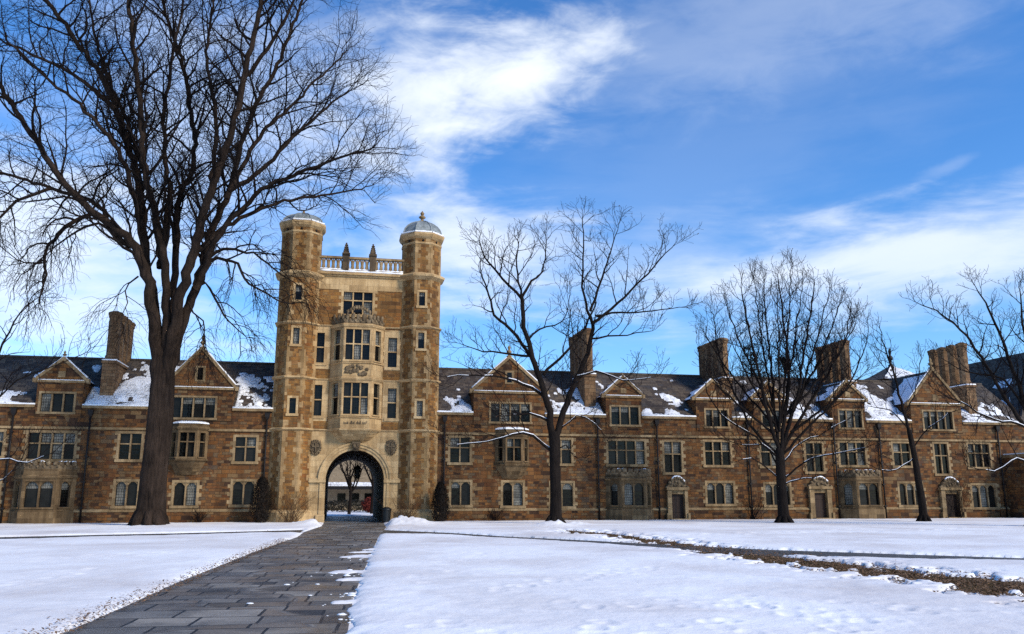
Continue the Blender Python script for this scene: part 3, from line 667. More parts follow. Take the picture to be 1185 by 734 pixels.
A, T = 'arch', None
left = wing('long stone range left of the gate tower, behind the huge bare elm', fs(-330), fs(313) + .2,
    wins=[(32, 86, 500.5, 531, 4, .60, 0), (138, 163, 501.5, 532, 2, .60, 0), (133, 158.5, 558, 586, 2, None, 1), (201, 227, 560, 587, 2, None, 1),
          (272, 296, 506, 535.5, 2, .60, 0), (269, 293.5, 559.5, 587, 2, None, 1),
          (-25, 3, 500, 528, 2, .6, 0), (-30, -2, 556, 583, 2, None, 1), (-90, -60, 500, 528, 3, .6, 0), (-88, -62, 556, 583, 2, None, 1), (-180, -140, 498, 527, 3, .6, 0), (-175, -145, 556, 583, 2, None, 1)],
    dorms=[(41, 95, 414, 437, 481, 46.5, 85, 454, 476, 3, .5, None), (189, 269, 399, 444, 486, 198, 249, 458, 482.5, 4, .85, (421, 436))],
    bays=[(16, 88, 544, 557, 586, 2)],
    oriels=[(196, 240, 491, 534, 501, 530)], doors=[], pipes=[9, 99, 306], chims=[(124.5, 440, 355, 0, 4)],
    snow_dens=-.66, snow_centers=[(fs(110, 470), 1.3, .3, .5), (fs(160, 460), 1.6, .75, .9), (fs(285, 460), 1.6, .55, .55), (fs(5, 460), 1.2, .15, .4), (fs(300, 460), 1.0, .9, .3)], seed=3.3)
right = wing('long stone range with three doorways and six gables, right of the gate tower', fs(505) - .2, fs(1200),
    wins=[(521, 543.5, 509.5, 539, 2, .6, 0), (522, 544, 562, 589, 2, None, 1), (582, 605, 562, 589, 2, None, 1), (638, 661, 511, 539, 2, .6, 0), (638, 663, 562, 589, 2, None, 1),
          (704, 746, 511.5, 539, 4, .6, 0), (769, 788.5, 512, 548, 2, .6, 0), (816, 845, 511.5, 539, 3, .6, 0), (818.5, 849, 560, 584.5, 3, None, 1),
          (881, 903, 511.5, 539, 2, .6, 0), (886, 914, 560, 584, 3, None, 1), (933, 952, 512, 545, 2, .6, 0), (972, 1001, 511.5, 537, 3, .6, 0),
          (1034, 1053, 512, 537, 2, .6, 0), (1041, 1067, 556.5, 580, 3, None, 1), (1082, 1097, 512, 545, 2, .6, 0), (1120.5, 1145, 512, 537, 3, .6, 0), (1125, 1152, 556.5, 580, 3, None, 1)],
    dorms=[(548, 630, 413, 452, 494, 568, 613, 468, 490, 4, .85, (430, 442)), (701, 742, 436, 456, 497, 707, 738.5, 470.5, 492, 3, .25, None),
           (805, 846, 438, 458, 498, 816, 841, 473, 493, 3, .25, None), (871, 908, 441, 459, 498, 881, 902, 473, 493, 2, .25, None),
           (962, 1000, 441, 460, 499, 970, 995.5, 474, 494, 3, .25, None), (1053, 1111, 429, 466, 500, 1067, 1100, 476, 496, 4, .85, None)],
    bays=[(701, 754, 553.5, 561, 586.5, 2), (970, 1020, 551, 557.5, 581.5, 2)],
    oriels=[(573, 612, 500.5, 542, 511, 537)],
    doors=[(771.5, 795, 0, 554, 776.5, 791.5, 569), (936, 961, 0, 552, 941.5, 956.5, 565), (1088, 1112, 0, 550, 1093, 1108.5, 563)],
    pipes=[513.5, 692, 761, 867, 967, 1020, 1158],
    chims=[(683, 450, 376, 0, 4), (842, 450, 386, 0, 4), (986, 455, 392, .25, 4), (1125, 460, 400, .3, 4)],
    snow_dens=-.74, snow_centers=[(fs(540, 470), 1.0, .25, .6), (fs(690, 465), 1.6, .55, .85), (fs(650, 470), 1.2, .3, .5), (fs(748, 470), .6, .2, .5), (fs(785, 465), 1.2, .55, .55),
                                 (fs(860, 465), 1.0, .3, .4), (fs(925, 468), 1.8, .5, .8), (fs(950, 460), .8, .4, .3), (fs(1030, 470), 2.2, .8, .9), (fs(1135, 470), 2.2, .8, .8)], seed=8.1)

# ------------------------------------------------------------------ gate tower
def TF(px, py, dep=0.0): return facade(px, py, dep)
def tz(py, dep=0.0, px=410): return facade(px, py, dep)[1]
tower = thing('gate_tower', 'tall stone gate tower with twin octagonal turrets over a round archway', 'tower', FO, TH)
TD = 16.0; TY = -.0
AP = 1.27; TC = .52
lc = facade(338, 480, TC - AP)[0]; rc = facade(485.5, 480, TC - AP)[0]
TL, TR_ = lc, rc
zc = tz(321); zstr = tz(498.5); z2 = tz(378); z3 = tz(440)
sa, sb = fs(375.5, 580), fs(443.6, 580); sac = (sa + sb) / 2; rad = (sb - sa) / 2; zsp = tz(556); zat = tz(521)
holes = []
for (xl, xr, yt, yb, nl, tr) in ((397.5, 431, 338, 364, 3, .62), (364.8, 375.3, 386.5, 421, 1, .52), (449, 459.4, 389.5, 424, 1, .52), (362, 372.4, 446.5, 482, 1, .52), (448.5, 458.6, 448.5, 483.5, 1, .52)):
    zz0, zz1 = tz(yb), tz(yt); ym = (yt + yb) / 2
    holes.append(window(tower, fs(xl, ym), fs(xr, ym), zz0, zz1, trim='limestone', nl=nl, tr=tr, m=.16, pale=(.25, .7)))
w = MB()
w.cells(TL, TR_, zstr, zc + .2, holes)
# sides, back
for x in (TL, TR_): w.quad((x, .0, 0), (x, 9.5, 0), (x, 9.5, zc + .2), (x, .0, zc + .2))
w.quad((TR_, 9.5, 5.2), (TL, 9.5, 5.2), (TL, 9.5, zc + .2), (TR_, 9.5, zc + .2))
for x in (TL, TR_): w.quad((x, 9.5, 0), (x, TD, 0), (x, TD, 5.2), (x, 9.5, 5.2))
w.quad((TL, 9.5, 5.2), (TR_, 9.5, 5.2), (TR_, TD, 5.2), (TL, TD, 5.2))
w.cells(TL, TR_, 0, 5.2, [(sa, sb, 0, zat)], y=TD)
for k_ in range(20):
    t0_, t1_ = math.pi * k_ / 20, math.pi * (k_ + 1) / 20; P0 = (sac - rad * math.cos(t0_), zsp + (zat - zsp) * math.sin(t0_)); P1 = (sac - rad * math.cos(t1_), zsp + (zat - zsp) * math.sin(t1_))
    w.quad((P1[0], TD, P1[1]), (P0[0], TD, P0[1]), (P0[0], TD, zat), (P1[0], TD, zat))
w.quad((TL, 0, zc - .35), (TR_, 0, zc - .35), (TR_, 9.5, zc - .35), (TL, 9.5, zc - .35))
w.build('wall', 'tower_stone', tower)
# ashlar ground storey with the archway
def arch_pts(rx, ztop, K=20, x0=None):
    return [(sac - rx * math.cos(math.pi * i / K), zsp + (ztop - zsp) * math.sin(math.pi * i / K)) for i in range(K + 1)]
g = MB(); Yf = -.06
g.on(0, Yf, 1, 0)
g.cells(TL, TR_, 0, zstr - .08, [(sa, sb, 0, zat)])
ap = arch_pts(rad, zat)
for (xa, za), (xb, zb) in zip(ap, ap[1:]): g.quad((xa, 0, za), (xb, 0, zb), (xb, 0, zat + .0), (xa, 0, zat))
g.off(); g.quad((TL, Yf, zstr - .08), (TR_, Yf, zstr - .08), (TR_, .1, zstr - .08), (TL, .1, zstr - .08))
g.build('ground_storey', 'limestone', tower)
mo = MB()                                                              # arch mouldings: three stepped rings
for (r0, r1, y0, y1) in ((0.0, .17, -.10, .5), (.17, .34, -.16, .2), (.34, .46, -.22, .1)):
    a0 = arch_pts(rad + r0, zat + r0); a1 = arch_pts(rad + r1, zat + r1)
    for i in range(len(a0) - 1):
        P, Q, S, U = a0[i], a0[i + 1], a1[i + 1], a1[i]
        mo.loft([[(P[0], y1, P[1]), (Q[0], y1, Q[1]), (S[0], y1, S[1]), (U[0], y1, U[1])], [(P[0], y0, P[1]), (Q[0], y0, Q[1]), (S[0], y0, S[1]), (U[0], y0, U[1])]], cap0=False)
for sg in (-1, 1):
    x0 = sac + sg * rad; 
    def bx(a, b, y0, y1, z0, z1): mo.box(min(x0 + sg * a, x0 + sg * b), max(x0 + sg * a, x0 + sg * b), y0, y1, z0, z1)
    bx(0, .17, -.10, .5, .5, zsp); bx(.17, .34, -.14, .1, .5, zsp); bx(-.02, 1.02, -.20, .1, zsp - .14, zsp + .06); bx(-.0, 1.0, -.15, .1, zsp + .06, zsp + .14); bx(-.03, .5, -.20, .3, 0, .5)
mo.build('arch_surround', 'limestone', tower)
tn = MB(); 
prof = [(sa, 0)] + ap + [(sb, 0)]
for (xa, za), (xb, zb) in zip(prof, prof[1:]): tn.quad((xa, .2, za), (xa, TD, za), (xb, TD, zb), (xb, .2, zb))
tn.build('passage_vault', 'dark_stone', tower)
ks = MB(); ks.loft([[(sac - .17, -.34, zat - .06), (sac + .17, -.34, zat - .06), (sac + .17, 0, zat - .06), (sac - .17, 0, zat - .06)], [(sac - .27, -.40, zat + .5), (sac + .27, -.40, zat + .5), (sac + .27, 0, zat + .5), (sac - .27, 0, zat + .5)]])
for i in range(8): ks.lump((sac + random.uniform(-.16, .16), -.4, zat + random.uniform(.02, .45)), (.1, .08, .1), seed=i, rough=.6)
ks.build('keystone', 'carved_stone', tower)
for px, py in ((365.4, 518), (452.6, 518)):
    cx, cz = TF(px, py); q = MB(); y0 = Yf
    out = [(-.30, .46), (-.12, .40), (0, .48), (.12, .40), (.30, .46), (.36, .1), (.28, -.2), (.0, -.52), (-.28, -.2), (-.36, .1)][::-1]
    q.loft([[(cx + a * .95, y0 + .02, cz + b * .95) for a, b in out], [(cx + a * .92, y0 - .06, cz + b * .92) for a, b in out], [(cx + a * .72, y0 - .12, cz + b * .72) for a, b in out], [(cx + a * .66, y0 - .07, cz + b * .66) for a, b in out]][::1])
    for i in range(16):
        an = i * 2 * math.pi / 16; q.lump((cx + .31 * math.cos(an), y0 - .06, cz + .43 * math.sin(an)), (.065, .07, .075), seed=i, rough=.7)
    q.box(cx - .04, cx + .04, y0 - .15, y0 - .07, cz - .3, cz + .3); q.box(cx - .22, cx + .22, y0 - .146, y0 - .07, cz + .02, cz + .1)
    q.build('carved_shield', 'carved_stone', tower)
# string courses round the body, cornice
for z, hgt, pr in ((zstr, .16, .14), (z2, .12, .10), (z3, .12, .08)):
    q = MB()
    q.loft([[(TL, .05, z - hgt / 2), (TL, -pr * .5, z - hgt / 2), (TL, -pr, z), (TL, -pr, z + hgt * .3), (TL, .05, z + hgt * .5)], [(TR_, .05, z - hgt / 2), (TR_, -pr * .5, z - hgt / 2), (TR_, -pr, z), (TR_, -pr, z + hgt * .3), (TR_, .05, z + hgt * .5)]][::-1])
    q.build('string_course', 'limestone', tower)
q = MB(); q.box(TL, TR_, -.03, .0, tz(338) + .12, zc)     # pale band under the cornice
for (a, b, y) in ((zc, zc + .12, -.12), (zc + .12, zc + .24, -.24), (zc + .24, zc + .32, -.16)): q.box(TL, TR_, y, .2, a, b)
co = q.build('cornice', 'limestone', tower)
sn = MB(); sn.tube([(TL + AP + (TR_ - TL - 2 * AP) * i / 20, -.14, zc + .35) for i in range(21)], [.05 + .02 * (i % 3) for i in range(21)], 6, cap=True); sn.build('snow_cap', 'clean_snow', co)
# pierced parapet
zp0, zp1 = zc + .32, tz(298)
q = MB(); q.box(TL, TR_, -.08, .12, zp0, zp0 + .14); q.box(TL, TR_, -.12, .16, zp1 - .14, zp1)
xl, xr = TL + AP * .9, TR_ - AP * .9; nb = 18; hh = zp1 - zp0 - .28
for i in range(nb):
    x = xl + (xr - xl) * (i + .5) / nb; w_ = (xr - xl) / nb
    K = 8; rr_ = w_ * .36
    for k in range(K):
        a0, a1 = 2 * math.pi * k / K, 2 * math.pi * (k + 1) / K; zc_ = zp0 + .14 + hh / 2
        q.tube([(x + rr_ * math.cos(a0), .02, zc_ + hh * .45 * math.sin(a0)), (x + rr_ * math.cos(a1), .02, zc_ + hh * .45 * math.sin(a1))], [.05, .05], 5)
    q.box(x - w_ * .5 - .04, x - w_ * .5 + .04, -.04, .08, zp0 + .14, zp1 - .14)
par = q.build('parapet', 'weathered_trim', tower)
for px in (400.5, 431.5):
    x = fs(px, 298); p = MB(); p.box(x - .2, x + .2, -.17, .2, zp0, zp1 + .12)
    p.loft([[(x + a * k, .02 + b * k, z) for a, b in ((-1, -1), (1, -1), (1, 1), (-1, 1))] for z, k in ((zp1 + .12, .26), (zp1 + .22, .26), (zp1 + .3, .15), (zp1 + .92, .03))])
    for k in range(4):
        for a, b in ((-1, -1), (1, -1), (1, 1), (-1, 1)): p.lump((x + a * (.15 - k * .03), .02 + b * (.15 - k * .03), zp1 + .36 + k * .15), .05, seed=k)
    p.lump((x, .02, zp1 + .94), .06); p.build('pinnacle', 'sooty_trim', tower)
sn = MB(); sn.tube([(xl + (xr - xl) * i / 16, .02, zp0 + .19) for i in range(17)], [.07] * 17, 6, cap=True); sn.build('snow_cap', 'clean_snow', par)
# bay over the arch, two storeys
s0, s1 = fs(380.5, 460), fs(442, 460)
canted(tower, 'oriel_window', s0, s1, .95, .78, zstr - .02, tz(379), [(tz(481), tz(445), 3, .55, False, .14), (tz(419), tz(384), 3, .52, False, .14)], base=None, parapet=.75, corbel=.75, snow=False)
q = MB()                                                               # carved panel and lettered band on the bay front
for i in range(26): q.lump((s0 + .8 + (s1 - s0 - 1.6) * random.uniform(.12, .88), -.97, tz(431) + random.uniform(-.28, .3)), (.13, .07, .11), seed=i, rough=.7)
q.build('carved_panel', 'carved_stone', tower)
q = MB(); zb_ = tz(491)
for i in range(22):                                                    # worn illegible cut letters
    x = s0 + 1.0 + (s1 - s0 - 2.0) * i / 21
    if i % 6 == 5: continue
    h_ = random.choice((.12, .16, .2)); q.box(x - .02, x + .015, -.966, -.94, zb_ - .08, zb_ - .08 + h_); 
    if i % 2: q.box(x + .016, x + .07, -.964, -.94, zb_ + random.choice((-.08, 0, .06)), zb_ + random.choice((-.04, .03, .1)) + .03)
q.build('worn_inscription', 'carved_stone', tower)
q = MB()                                                               # cresting over the bay centre
for i in range(9): q.lump(((s0 + s1) / 2 + (i - 4) * .17, -.92, tz(379) + .75 + .4 * math.cos((i - 4) * .33)), (.10, .08, .15), seed=i, rough=.6)
q.build('carved_cresting', 'carved_stone', tower)
# pale ashlar behind the flank windows beside the bay
q = MB()
for (a, b, zl, zh) in ((fs(356, 400), s0 - .04, tz(428), tz(379)), (s1 + .04, fs(463, 400), tz(428), tz(381)), (fs(355, 465), s0 - .04, tz(488), tz(441)), (s1 + .04, fs(462, 465), tz(488), tz(441))):
    q = MB(); q.cells(max(a, TL + .9), min(b, TR_ - .9), zl, zh, holes, y=-.008); q.build('ashlar_panel', 'limestone', tower)

def turret(cx, wins, ztop, zcor, H_=1.12, fin=.85):
    plan = oct_plan(cx, TC, AP); m_, qn = MB(), MB(); hol = []
    fw = 2 * AP * math.tan(math.pi / 8); yf = TC - AP
    out = []
    for (px, y0, y1) in wins:
        x = cx + .08 if False else cx
        out.append((x, tz(y1, yf, px), tz(y0, yf, px)))
    # faces: find the front one (normal -y)
    zt = zcor
    for i in range(8):
        A, B = plan[i], plan[(i + 1) % 8]
        if abs((A[1] + B[1]) / 2 - yf) < .01: continue
        m_.quad((A[0], A[1], 0), (B[0], B[1], 0), (B[0], B[1], ztop), (A[0], A[1], ztop))
    fr_holes = []
    root = None
    for (x, za, zb) in out: fr_holes.append((x - .2 - .14, x + .2 + .14, za - .154, zb + .14))
    m_.cells(cx - fw / 2, cx + fw / 2, 0, ztop, fr_holes, y=yf)
    o = m_.build('turret', 'tower_stone', tower)
    for (x, za, zb) in out:
        wf, wp = MB(), MB(); wf.on(0, yf, 1, 0); wp.on(0, yf, 1, 0)
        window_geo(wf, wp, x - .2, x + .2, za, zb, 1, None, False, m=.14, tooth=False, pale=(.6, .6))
        wf.build('window_frame', 'limestone', o); wp.build('pane', PANE, o)
    for i in range(8):                                                 # long-and-short quoins on each angle
        P = plan[i]; Pp = plan[i - 1]; Pn = plan[(i + 1) % 8]
        for other, sg in ((Pn, 1), (Pp, -1)):
            L = math.hypot(other[0] - P[0], other[1] - P[1]); tx, ty = (other[0] - P[0]) / L, (other[1] - P[1]) / L
            nx, ny = (ty, -tx) if sg > 0 else (-ty, tx)
            z = .75; k = 0
            while z < ztop - .4:
                wd_ = (.33 if (k + i) % 2 == 0 else .17) + random.uniform(-.04, .05); hq = random.choice((.28, .34, .40)); e = .007
                if not (i in (5, 6) and any(za - .2 < z + hq and zb + .2 > z for _, za, zb in out) and wd_ > .2):
                    a = (P[0] + nx * e, P[1] + ny * e); b = (P[0] + tx * wd_ + nx * e, P[1] + ty * wd_ + ny * e)
                    pts = [(a[0], a[1], z), (b[0], b[1], z), (b[0], b[1], z + hq), (a[0], a[1], z + hq)]
                    qn.add(pts if sg > 0 else pts[::-1], [(0, 1, 2, 3)])
                z += hq; k += 1
    qn.build('quoins', 'quoin_stone', o)
    def oc(ap, z): return [(x, y, z) for x, y in oct_plan(cx, TC, ap)]
    def band(nm, rings): b_ = MB(); b_.loft(rings); b_.build(nm, 'limestone', o)
    band('base_course', [oc(AP + .16, 0), oc(AP + .16, .62), oc(AP + .01, .8)])
    for z in (zstr, z2, z3): band('string_course', [oc(AP + .01, z - .10), oc(AP + .13, z - .02), oc(AP + .13, z + .05), oc(AP + .01, z + .1)])
    band('cornice', [oc(AP + .01, zcor - .14), oc(AP + .10, zcor - .06), oc(AP + .26, zcor + .06), oc(AP + .30, zcor + .16), oc(AP + .12, zcor + .30), oc(AP + .01, zcor + .34)])
    band('string_course', [oc(AP + .01, ztop - .62), oc(AP + .05, ztop - .58), oc(AP + .05, ztop - .5), oc(AP + .01, ztop - .46)])
    band('crown_moulding', [oc(AP + .01, ztop - .25), oc(AP + .16, ztop - .1), oc(AP + .22, ztop + .04), oc(AP + .22, ztop + .14), oc(AP + .05, ztop + .2)])
    hl = MB()
    for i in range(8):
        A, B = plan[i], plan[(i + 1) % 8]; mx, my = (A[0] + B[0]) / 2, (A[1] + B[1]) / 2; d_ = Vector((mx - cx, my - TC)).normalized()
        hl.lump((mx + d_.x * .0, my + d_.y * .0, ztop - .36), (.085, .085, .085), rough=0)
    hl.build('vent_roundels', 'iron', o)
    dm = MB(); prof = [(0, 1.02), (.16, 1.0), (.4, .93), (.62, .78), (.8, .58), (.93, .34), (1.0, .14)]
    rings = [oc(AP * r_, ztop + .2 + H_ * t_) for t_, r_ in prof]; dm.loft(rings)
    for i in range(8): dm.tube([rings[k][i] for k in range(len(rings))], [.05] * len(rings), 5)
    d_o = dm.build('dome', 'lead_dome', o)
    f = MB(); finial(f, cx, TC, ztop + .2 + H_ - .05, fin, .16 if fin > .5 else .10); f.build('finial', 'lead_dome', d_o) if False else f.build('finial', 'weathered_trim', o)
    s_ = MB(); pl_ = oct_plan(cx, TC, AP + .10); pts = [(x, y, ztop + .23) for x, y in pl_ + pl_[:1]]
    for a, b in zip(pts, pts[1:]): s_.tube([Vector(a).lerp(Vector(b), i / 4) for i in range(5)], [.075, .06, .085, .06, .075], 6)
    s_.build('snow_cap', 'clean_snow', o)
yf = TC - AP
turret(lc, [(338, 329.5, 347), (336, 379, 398), (332, 460.5, 478.5)], tz(258, yf, 346), tz(318, yf, 344), .78, .35)
turret(rc, [(486.5, 338, 354), (486.5, 385, 403.5), (486, 464, 482)], tz(272, yf, 486), tz(321, yf, 486))

# ------------------------------------------------------------------ hall beyond the corner, porch, pavilion
hs0 = facade(1185, 408, 7)[0]; zh = facade(1185, 408, 7)[1]
hall = thing('hall_building', 'tall dark slate roofed hall rising behind the right end of the stone range', 'building', FO, TH)
q = MB(); a, b = hs0 - 5.2, hs0 + 5.2
q.box(a, b, 2.5, 30, 0, 7.4); q.build('wall', 'rubble_stone', hall)
q = MB(); q.add([(a - .2, 2.3, 7.35), (b + .2, 2.3, 7.35), (b + .2, 30.2, 7.35), (a - .2, 30.2, 7.35), (hs0, 6, zh), (hs0, 27, zh)], [(0, 1, 4), (1, 2, 5, 4), (2, 3, 5), (3, 0, 4, 5), (3, 2, 1, 0)])
ho = q.build('roof', 'slate', hall)
sn = MB(); K = 22
vs = []; fl = []; kp = []
for i in range(K + 1):
    for j in range(K + 1):
        u, v_ = i / K, j / K; y = 2.4 + u * 22; lo = Vector((a - .2, y, 7.35)); hi = Vector((hs0, max(y, 6), zh)); lim = 1 if y >= 6 else (y - 2.3) / 3.7
        p = lo.lerp(hi, v_ * .62 * lim); f = noise.fractal(Vector((u * 9, v_ * 4, 1.5)), 1, 2, 4) + .35 - v_ * .6; k = max(-1, min(1, f * 3)); kp.append(k)
        vs.append(p + Vector((-.6, 0, .8)) * (.08 * k + .01))
for i in range(K):
    for j in range(K):
        c4 = (i * (K + 1) + j, (i + 1) * (K + 1) + j, (i + 1) * (K + 1) + j + 1, i * (K + 1) + j + 1)
        if max(kp[c] for c in c4) > 0: fl.append(c4)
sn.add(vs, fl, 0, True); sn.build('roof_snow', 'thin_snow', ho)
porch = thing('stone_porch', 'projecting stone porch with a dark arched opening in the right corner of the court', 'porch', FO, TH)
p0, p1 = fs(1164, 560), fs(1222, 560); zpz = zof(1150, 527)
q = MB(); ac = (p0 + p1) / 2 + .3; ar = .95; yq = -2.2
q.on(0, yq, 1, 0); q.cells(p0, p1, 0, zpz, [(ac - ar, ac + ar, 0, 3.1)])
K = 10; arc = [(ac - ar * math.cos(math.pi * i / K), 2.15 + .95 * math.sin(math.pi * i / K)) for i in range(K + 1)]
for (xa, za), (xb, zb) in zip(arc, arc[1:]): q.quad((xa, 0, za), (xb, 0, zb), (xb, 0, 3.1), (xa, 0, 3.1)); q.quad((xa, 0, za), (xa, 1.2, za), (xb, 1.2, zb), (xb, 0, zb))
q.quad((ac - ar, 0, 0), (ac - ar, 1.2, 0), (ac - ar, 1.2, 2.15), (ac - ar, 0, 2.15)); q.quad((ac + ar, 1.2, 0), (ac + ar, 0, 0), (ac + ar, 0, 2.15), (ac + ar, 1.2, 2.15))
q.off(); q.quad((p0, 0, 0), (p0, yq, 0), (p0, yq, zpz), (p0, 0, zpz)); q.quad((p1, yq, 0), (p1, 0, 0), (p1, 0, zpz), (p1, yq, zpz))
q.build('wall', 'rubble_stone', porch)
q = MB(); q.box(p0 - .12, p1 + .12, yq - .12, -.01, zpz, zpz + .22); q.build('coping', 'weathered_trim', porch)
q = MB(); q.box(p0 - .05, p1 + .05, yq - .06, -.1, zpz + .22, zpz + .30); q.build('snow_cap', 'clean_snow', porch)
q = MB(); q.box(ac - ar, ac + ar, yq + 1.1, yq + 1.18, 0, 3.1); q.build('door_leaf', 'oak_door', porch)
pav = thing('pavilion', 'snow dusted pyramid roof with a thin spire rising behind the slate ridge', 'pavilion', FO, TH)
pd = 13; px_, pz = facade(1031, 424, pd); zbs = facade(1031, 444, pd)[1]; hw = (facade(1066, 440, pd)[0] - facade(1004, 440, pd)[0]) / 2
q = MB(); q.box(px_ - hw, px_ + hw, pd - hw, pd + hw, 0, zbs); q.build('wall', 'rubble_stone', pav)
q = MB(); q.loft([[(px_ + a * k, pd + b * k, z) for a, b in ((-1, -1), (1, -1), (1, 1), (-1, 1))] for z, k in ((zbs, hw + .2), (zbs + (pz - zbs) * .45, hw * .5), (pz, .12))]); po = q.build('roof', 'slate', pav)
sn = MB(); K = 12; vs = []
for j in range(K + 1):
    for i in range(K + 1):
        v_ = j / K; k = (hw + .2) + (hw * .5 - hw - .2) * min(1, v_ / .5) if v_ < .5 else hw * .5 + (.12 - hw * .5) * (v_ - .5) / .5
        z = zbs + (pz - zbs) * (.45 * min(1, v_ / .5) if v_ < .5 else .45 + .55 * (v_ - .5) / .5)
        f = noise.fractal(Vector((i * .5, j * .4, 2)), 1, 2, 4) + .25; vs.append((px_ + (2 * i / K - 1) * k, pd - k, z + .06 * max(-1, min(1, f * 3))))
sn.add(vs, [(j * (K + 1) + i, j * (K + 1) + i + 1, (j + 1) * (K + 1) + i + 1, (j + 1) * (K + 1) + i) for j in range(K) for i in range(K)], 0, True); sn.build('roof_snow', 'thin_snow', po)
q = MB(); finial(q, px_, pd, pz - .1, facade(1028, 402, pd)[1] - pz + .1, .16); q.build('spire', 'iron', pav)

# ------------------------------------------------------------------ ground, paths, snow
def gpoly(pts): return [ground(*p) for p in pts]
def fpoint(s, d): p = FO + FU * s + FN * d; return (p.x, p.y)
Lp = [(344, 622), (331, 626.5), (292, 640), (244, 659.5), (200, 677), (140, 705), (70, 735)]
Rp = [(402, 735), (408.4, 694), (419, 666), (430, 640), (438, 622), (443.5, 615)]
gl = [ground(*p) for p in Lp]; gr = [ground(*p) for p in Rp]
def extend(a, b, k): return (a[0] + (b[0] - a[0]) * k, a[1] + (b[1] - a[1]) * k)
main_path = [fpoint(sa + .02, TD + 3), fpoint(sa + .02, -1.0), ground(372, 609.5), ground(352, 616)] + gl + [extend(gl[-2], gl[-1], 3.2)] + [extend(gr[1], gr[0], 2.6)] + gr + [ground(447, 610.5), fpoint(sb - .02, -1.0), fpoint(sb - .02, TD + 3)]
left_path = gpoly([(352, 613.5), (300, 615), (200, 617.6), (100, 619.6), (0, 622.0), (-200, 627.5), (-200, 633), (0, 626.2), (100, 623.2), (200, 620.6), (300, 617.8), (346, 617.6)])
right_path = gpoly([(440, 613.5), (520, 617), (585, 621.2), (686, 626.2), (772, 630.8), (889, 636.6), (1041, 641.8), (1185, 646.5), (1500, 657), (1500, 664), (1185, 651.5), (1041, 648), (889, 644), (772, 636), (686, 630), (585, 624), (520, 620), (440, 618.5)])
leaf_strip = gpoly([(655, 614), (700, 617), (760, 624), (850, 637), (950, 649.5), (1050, 661), (1185, 674), (1500, 705), (1500, 735), (1185, 696), (1050, 674), (950, 661), (850, 647), (760, 632), (700, 622), (650, 617.5)])
def sheet(name, poly, z, mat, uvdir=None):
    mb = MB(); mb.add([(x, y, z) for x, y in poly], [tuple(range(len(poly)))]); 
    o = mb.build(name, mat)
    import bmesh
    bm = bmesh.new(); bm.from_mesh(o.data); bmesh.ops.triangulate(bm, faces=bm.faces[:]); 
    for f in bm.faces:
        if f.normal.z < 0: f.normal_flip()
    bm.to_mesh(o.data); bm.free()
    if uvdir:
        d = Vector(uvdir).normalized(); lay = o.data.uv_layers[0].data
        for li, l in enumerate(o.data.loops):
            c = o.data.vertices[l.vertex_index].co; lay[li].uv = (c.x * d.y - c.y * d.x, c.x * d.x + c.y * d.y)
    return kind(o, 'structure')
gm = MB(); gm.add([(-900, -300, 0), (900, -300, 0), (900, 1400, 0), (-900, 1400, 0)], [(0, 1, 2, 3)]); kind(gm.build('ground', 'snow'), 'structure')
mid0 = Vector(gl[-1]).lerp(Vector(gr[0]), .5); mid1 = Vector(fpoint(sac, 0))
sheet('wet_earth', [fpoint(fs(-330), -.75), fpoint(fs(1200), -.75), fpoint(fs(1200), .2), fpoint(fs(-330), .2)], .006, 'bare_turf')
sheet('bare_turf', leaf_strip, .004, 'bare_turf')
sheet('side_path', left_path, .008, 'wet_path'); sheet('side_path', right_path, .008, 'wet_path')
sheet('flagstone_path', main_path, .012, 'flagstone', (mid1 - mid0)[:])

def sdist(P, poly):
    """signed distance, positive outside"""
    poly = np.array(poly); n = len(poly); d = np.full(len(P), 1e9); inside = np.zeros(len(P), bool)
    for i in range(n):
        a, b = poly[i], poly[(i + 1) % n]; e = b - a; w = P - a
        t_ = np.clip((w @ e) / max(1e-12, e @ e), 0, 1); q = w - t_[:, None] * e; d = np.minimum(d, np.hypot(q[:, 0], q[:, 1]))
        c = (a[1] > P[:, 1]) != (b[1] > P[:, 1])
        with np.errstate(divide='ignore', invalid='ignore'):
            xi = (b[0] - a[0]) * (P[:, 1] - a[1]) / (b[1] - a[1]) + a[0]
        inside ^= c & (P[:, 0] < xi)
    return np.where(inside, -d, d)
ny_, nx_ = 560, 620
ys = 4.5 * (75 / 4.5) ** (np.linspace(0, 1, ny_)); us = np.tan(np.linspace(-R(48), R(48), nx_)) 
Y, U = np.meshgrid(ys, us, indexing='ij'); P = np.stack([(Y * U).ravel(), Y.ravel()], 1)
sd = np.full(len(P), 1e9)
for pl_ in (main_path, left_path, right_path): sd = np.minimum(sd, sdist(P, pl_))
tong = np.full(len(P), -9.0); path_v = np.array([(mid1 - mid0).x, (mid1 - mid0).y]); path_v = path_v / np.hypot(*path_v)
for (px, py, rx, ry) in ((425, 645, .75, .16), (432, 637, .5, .12), (414, 663, .85, .14), (412, 672, .4, .10), (428, 640, .9, .08), (407, 698, .3, .10)):
    g_ = np.array(ground(px, py)); dv = P - g_; al = dv @ path_v; ac_ = dv @ np.array([path_v[1], -path_v[0]])
    tong = np.maximum(tong, .16 * (1 - np.hypot(ac_ / rx, al / (ry * 2.4))))
sd = np.maximum(sd, np.where(tong > -.3, tong, -9))
leaf_d = sdist(P, leaf_strip)
hN = np.zeros(len(P)); eN = np.zeros(len(P)); lN = np.zeros(len(P)); bumpN = np.zeros(len(P))
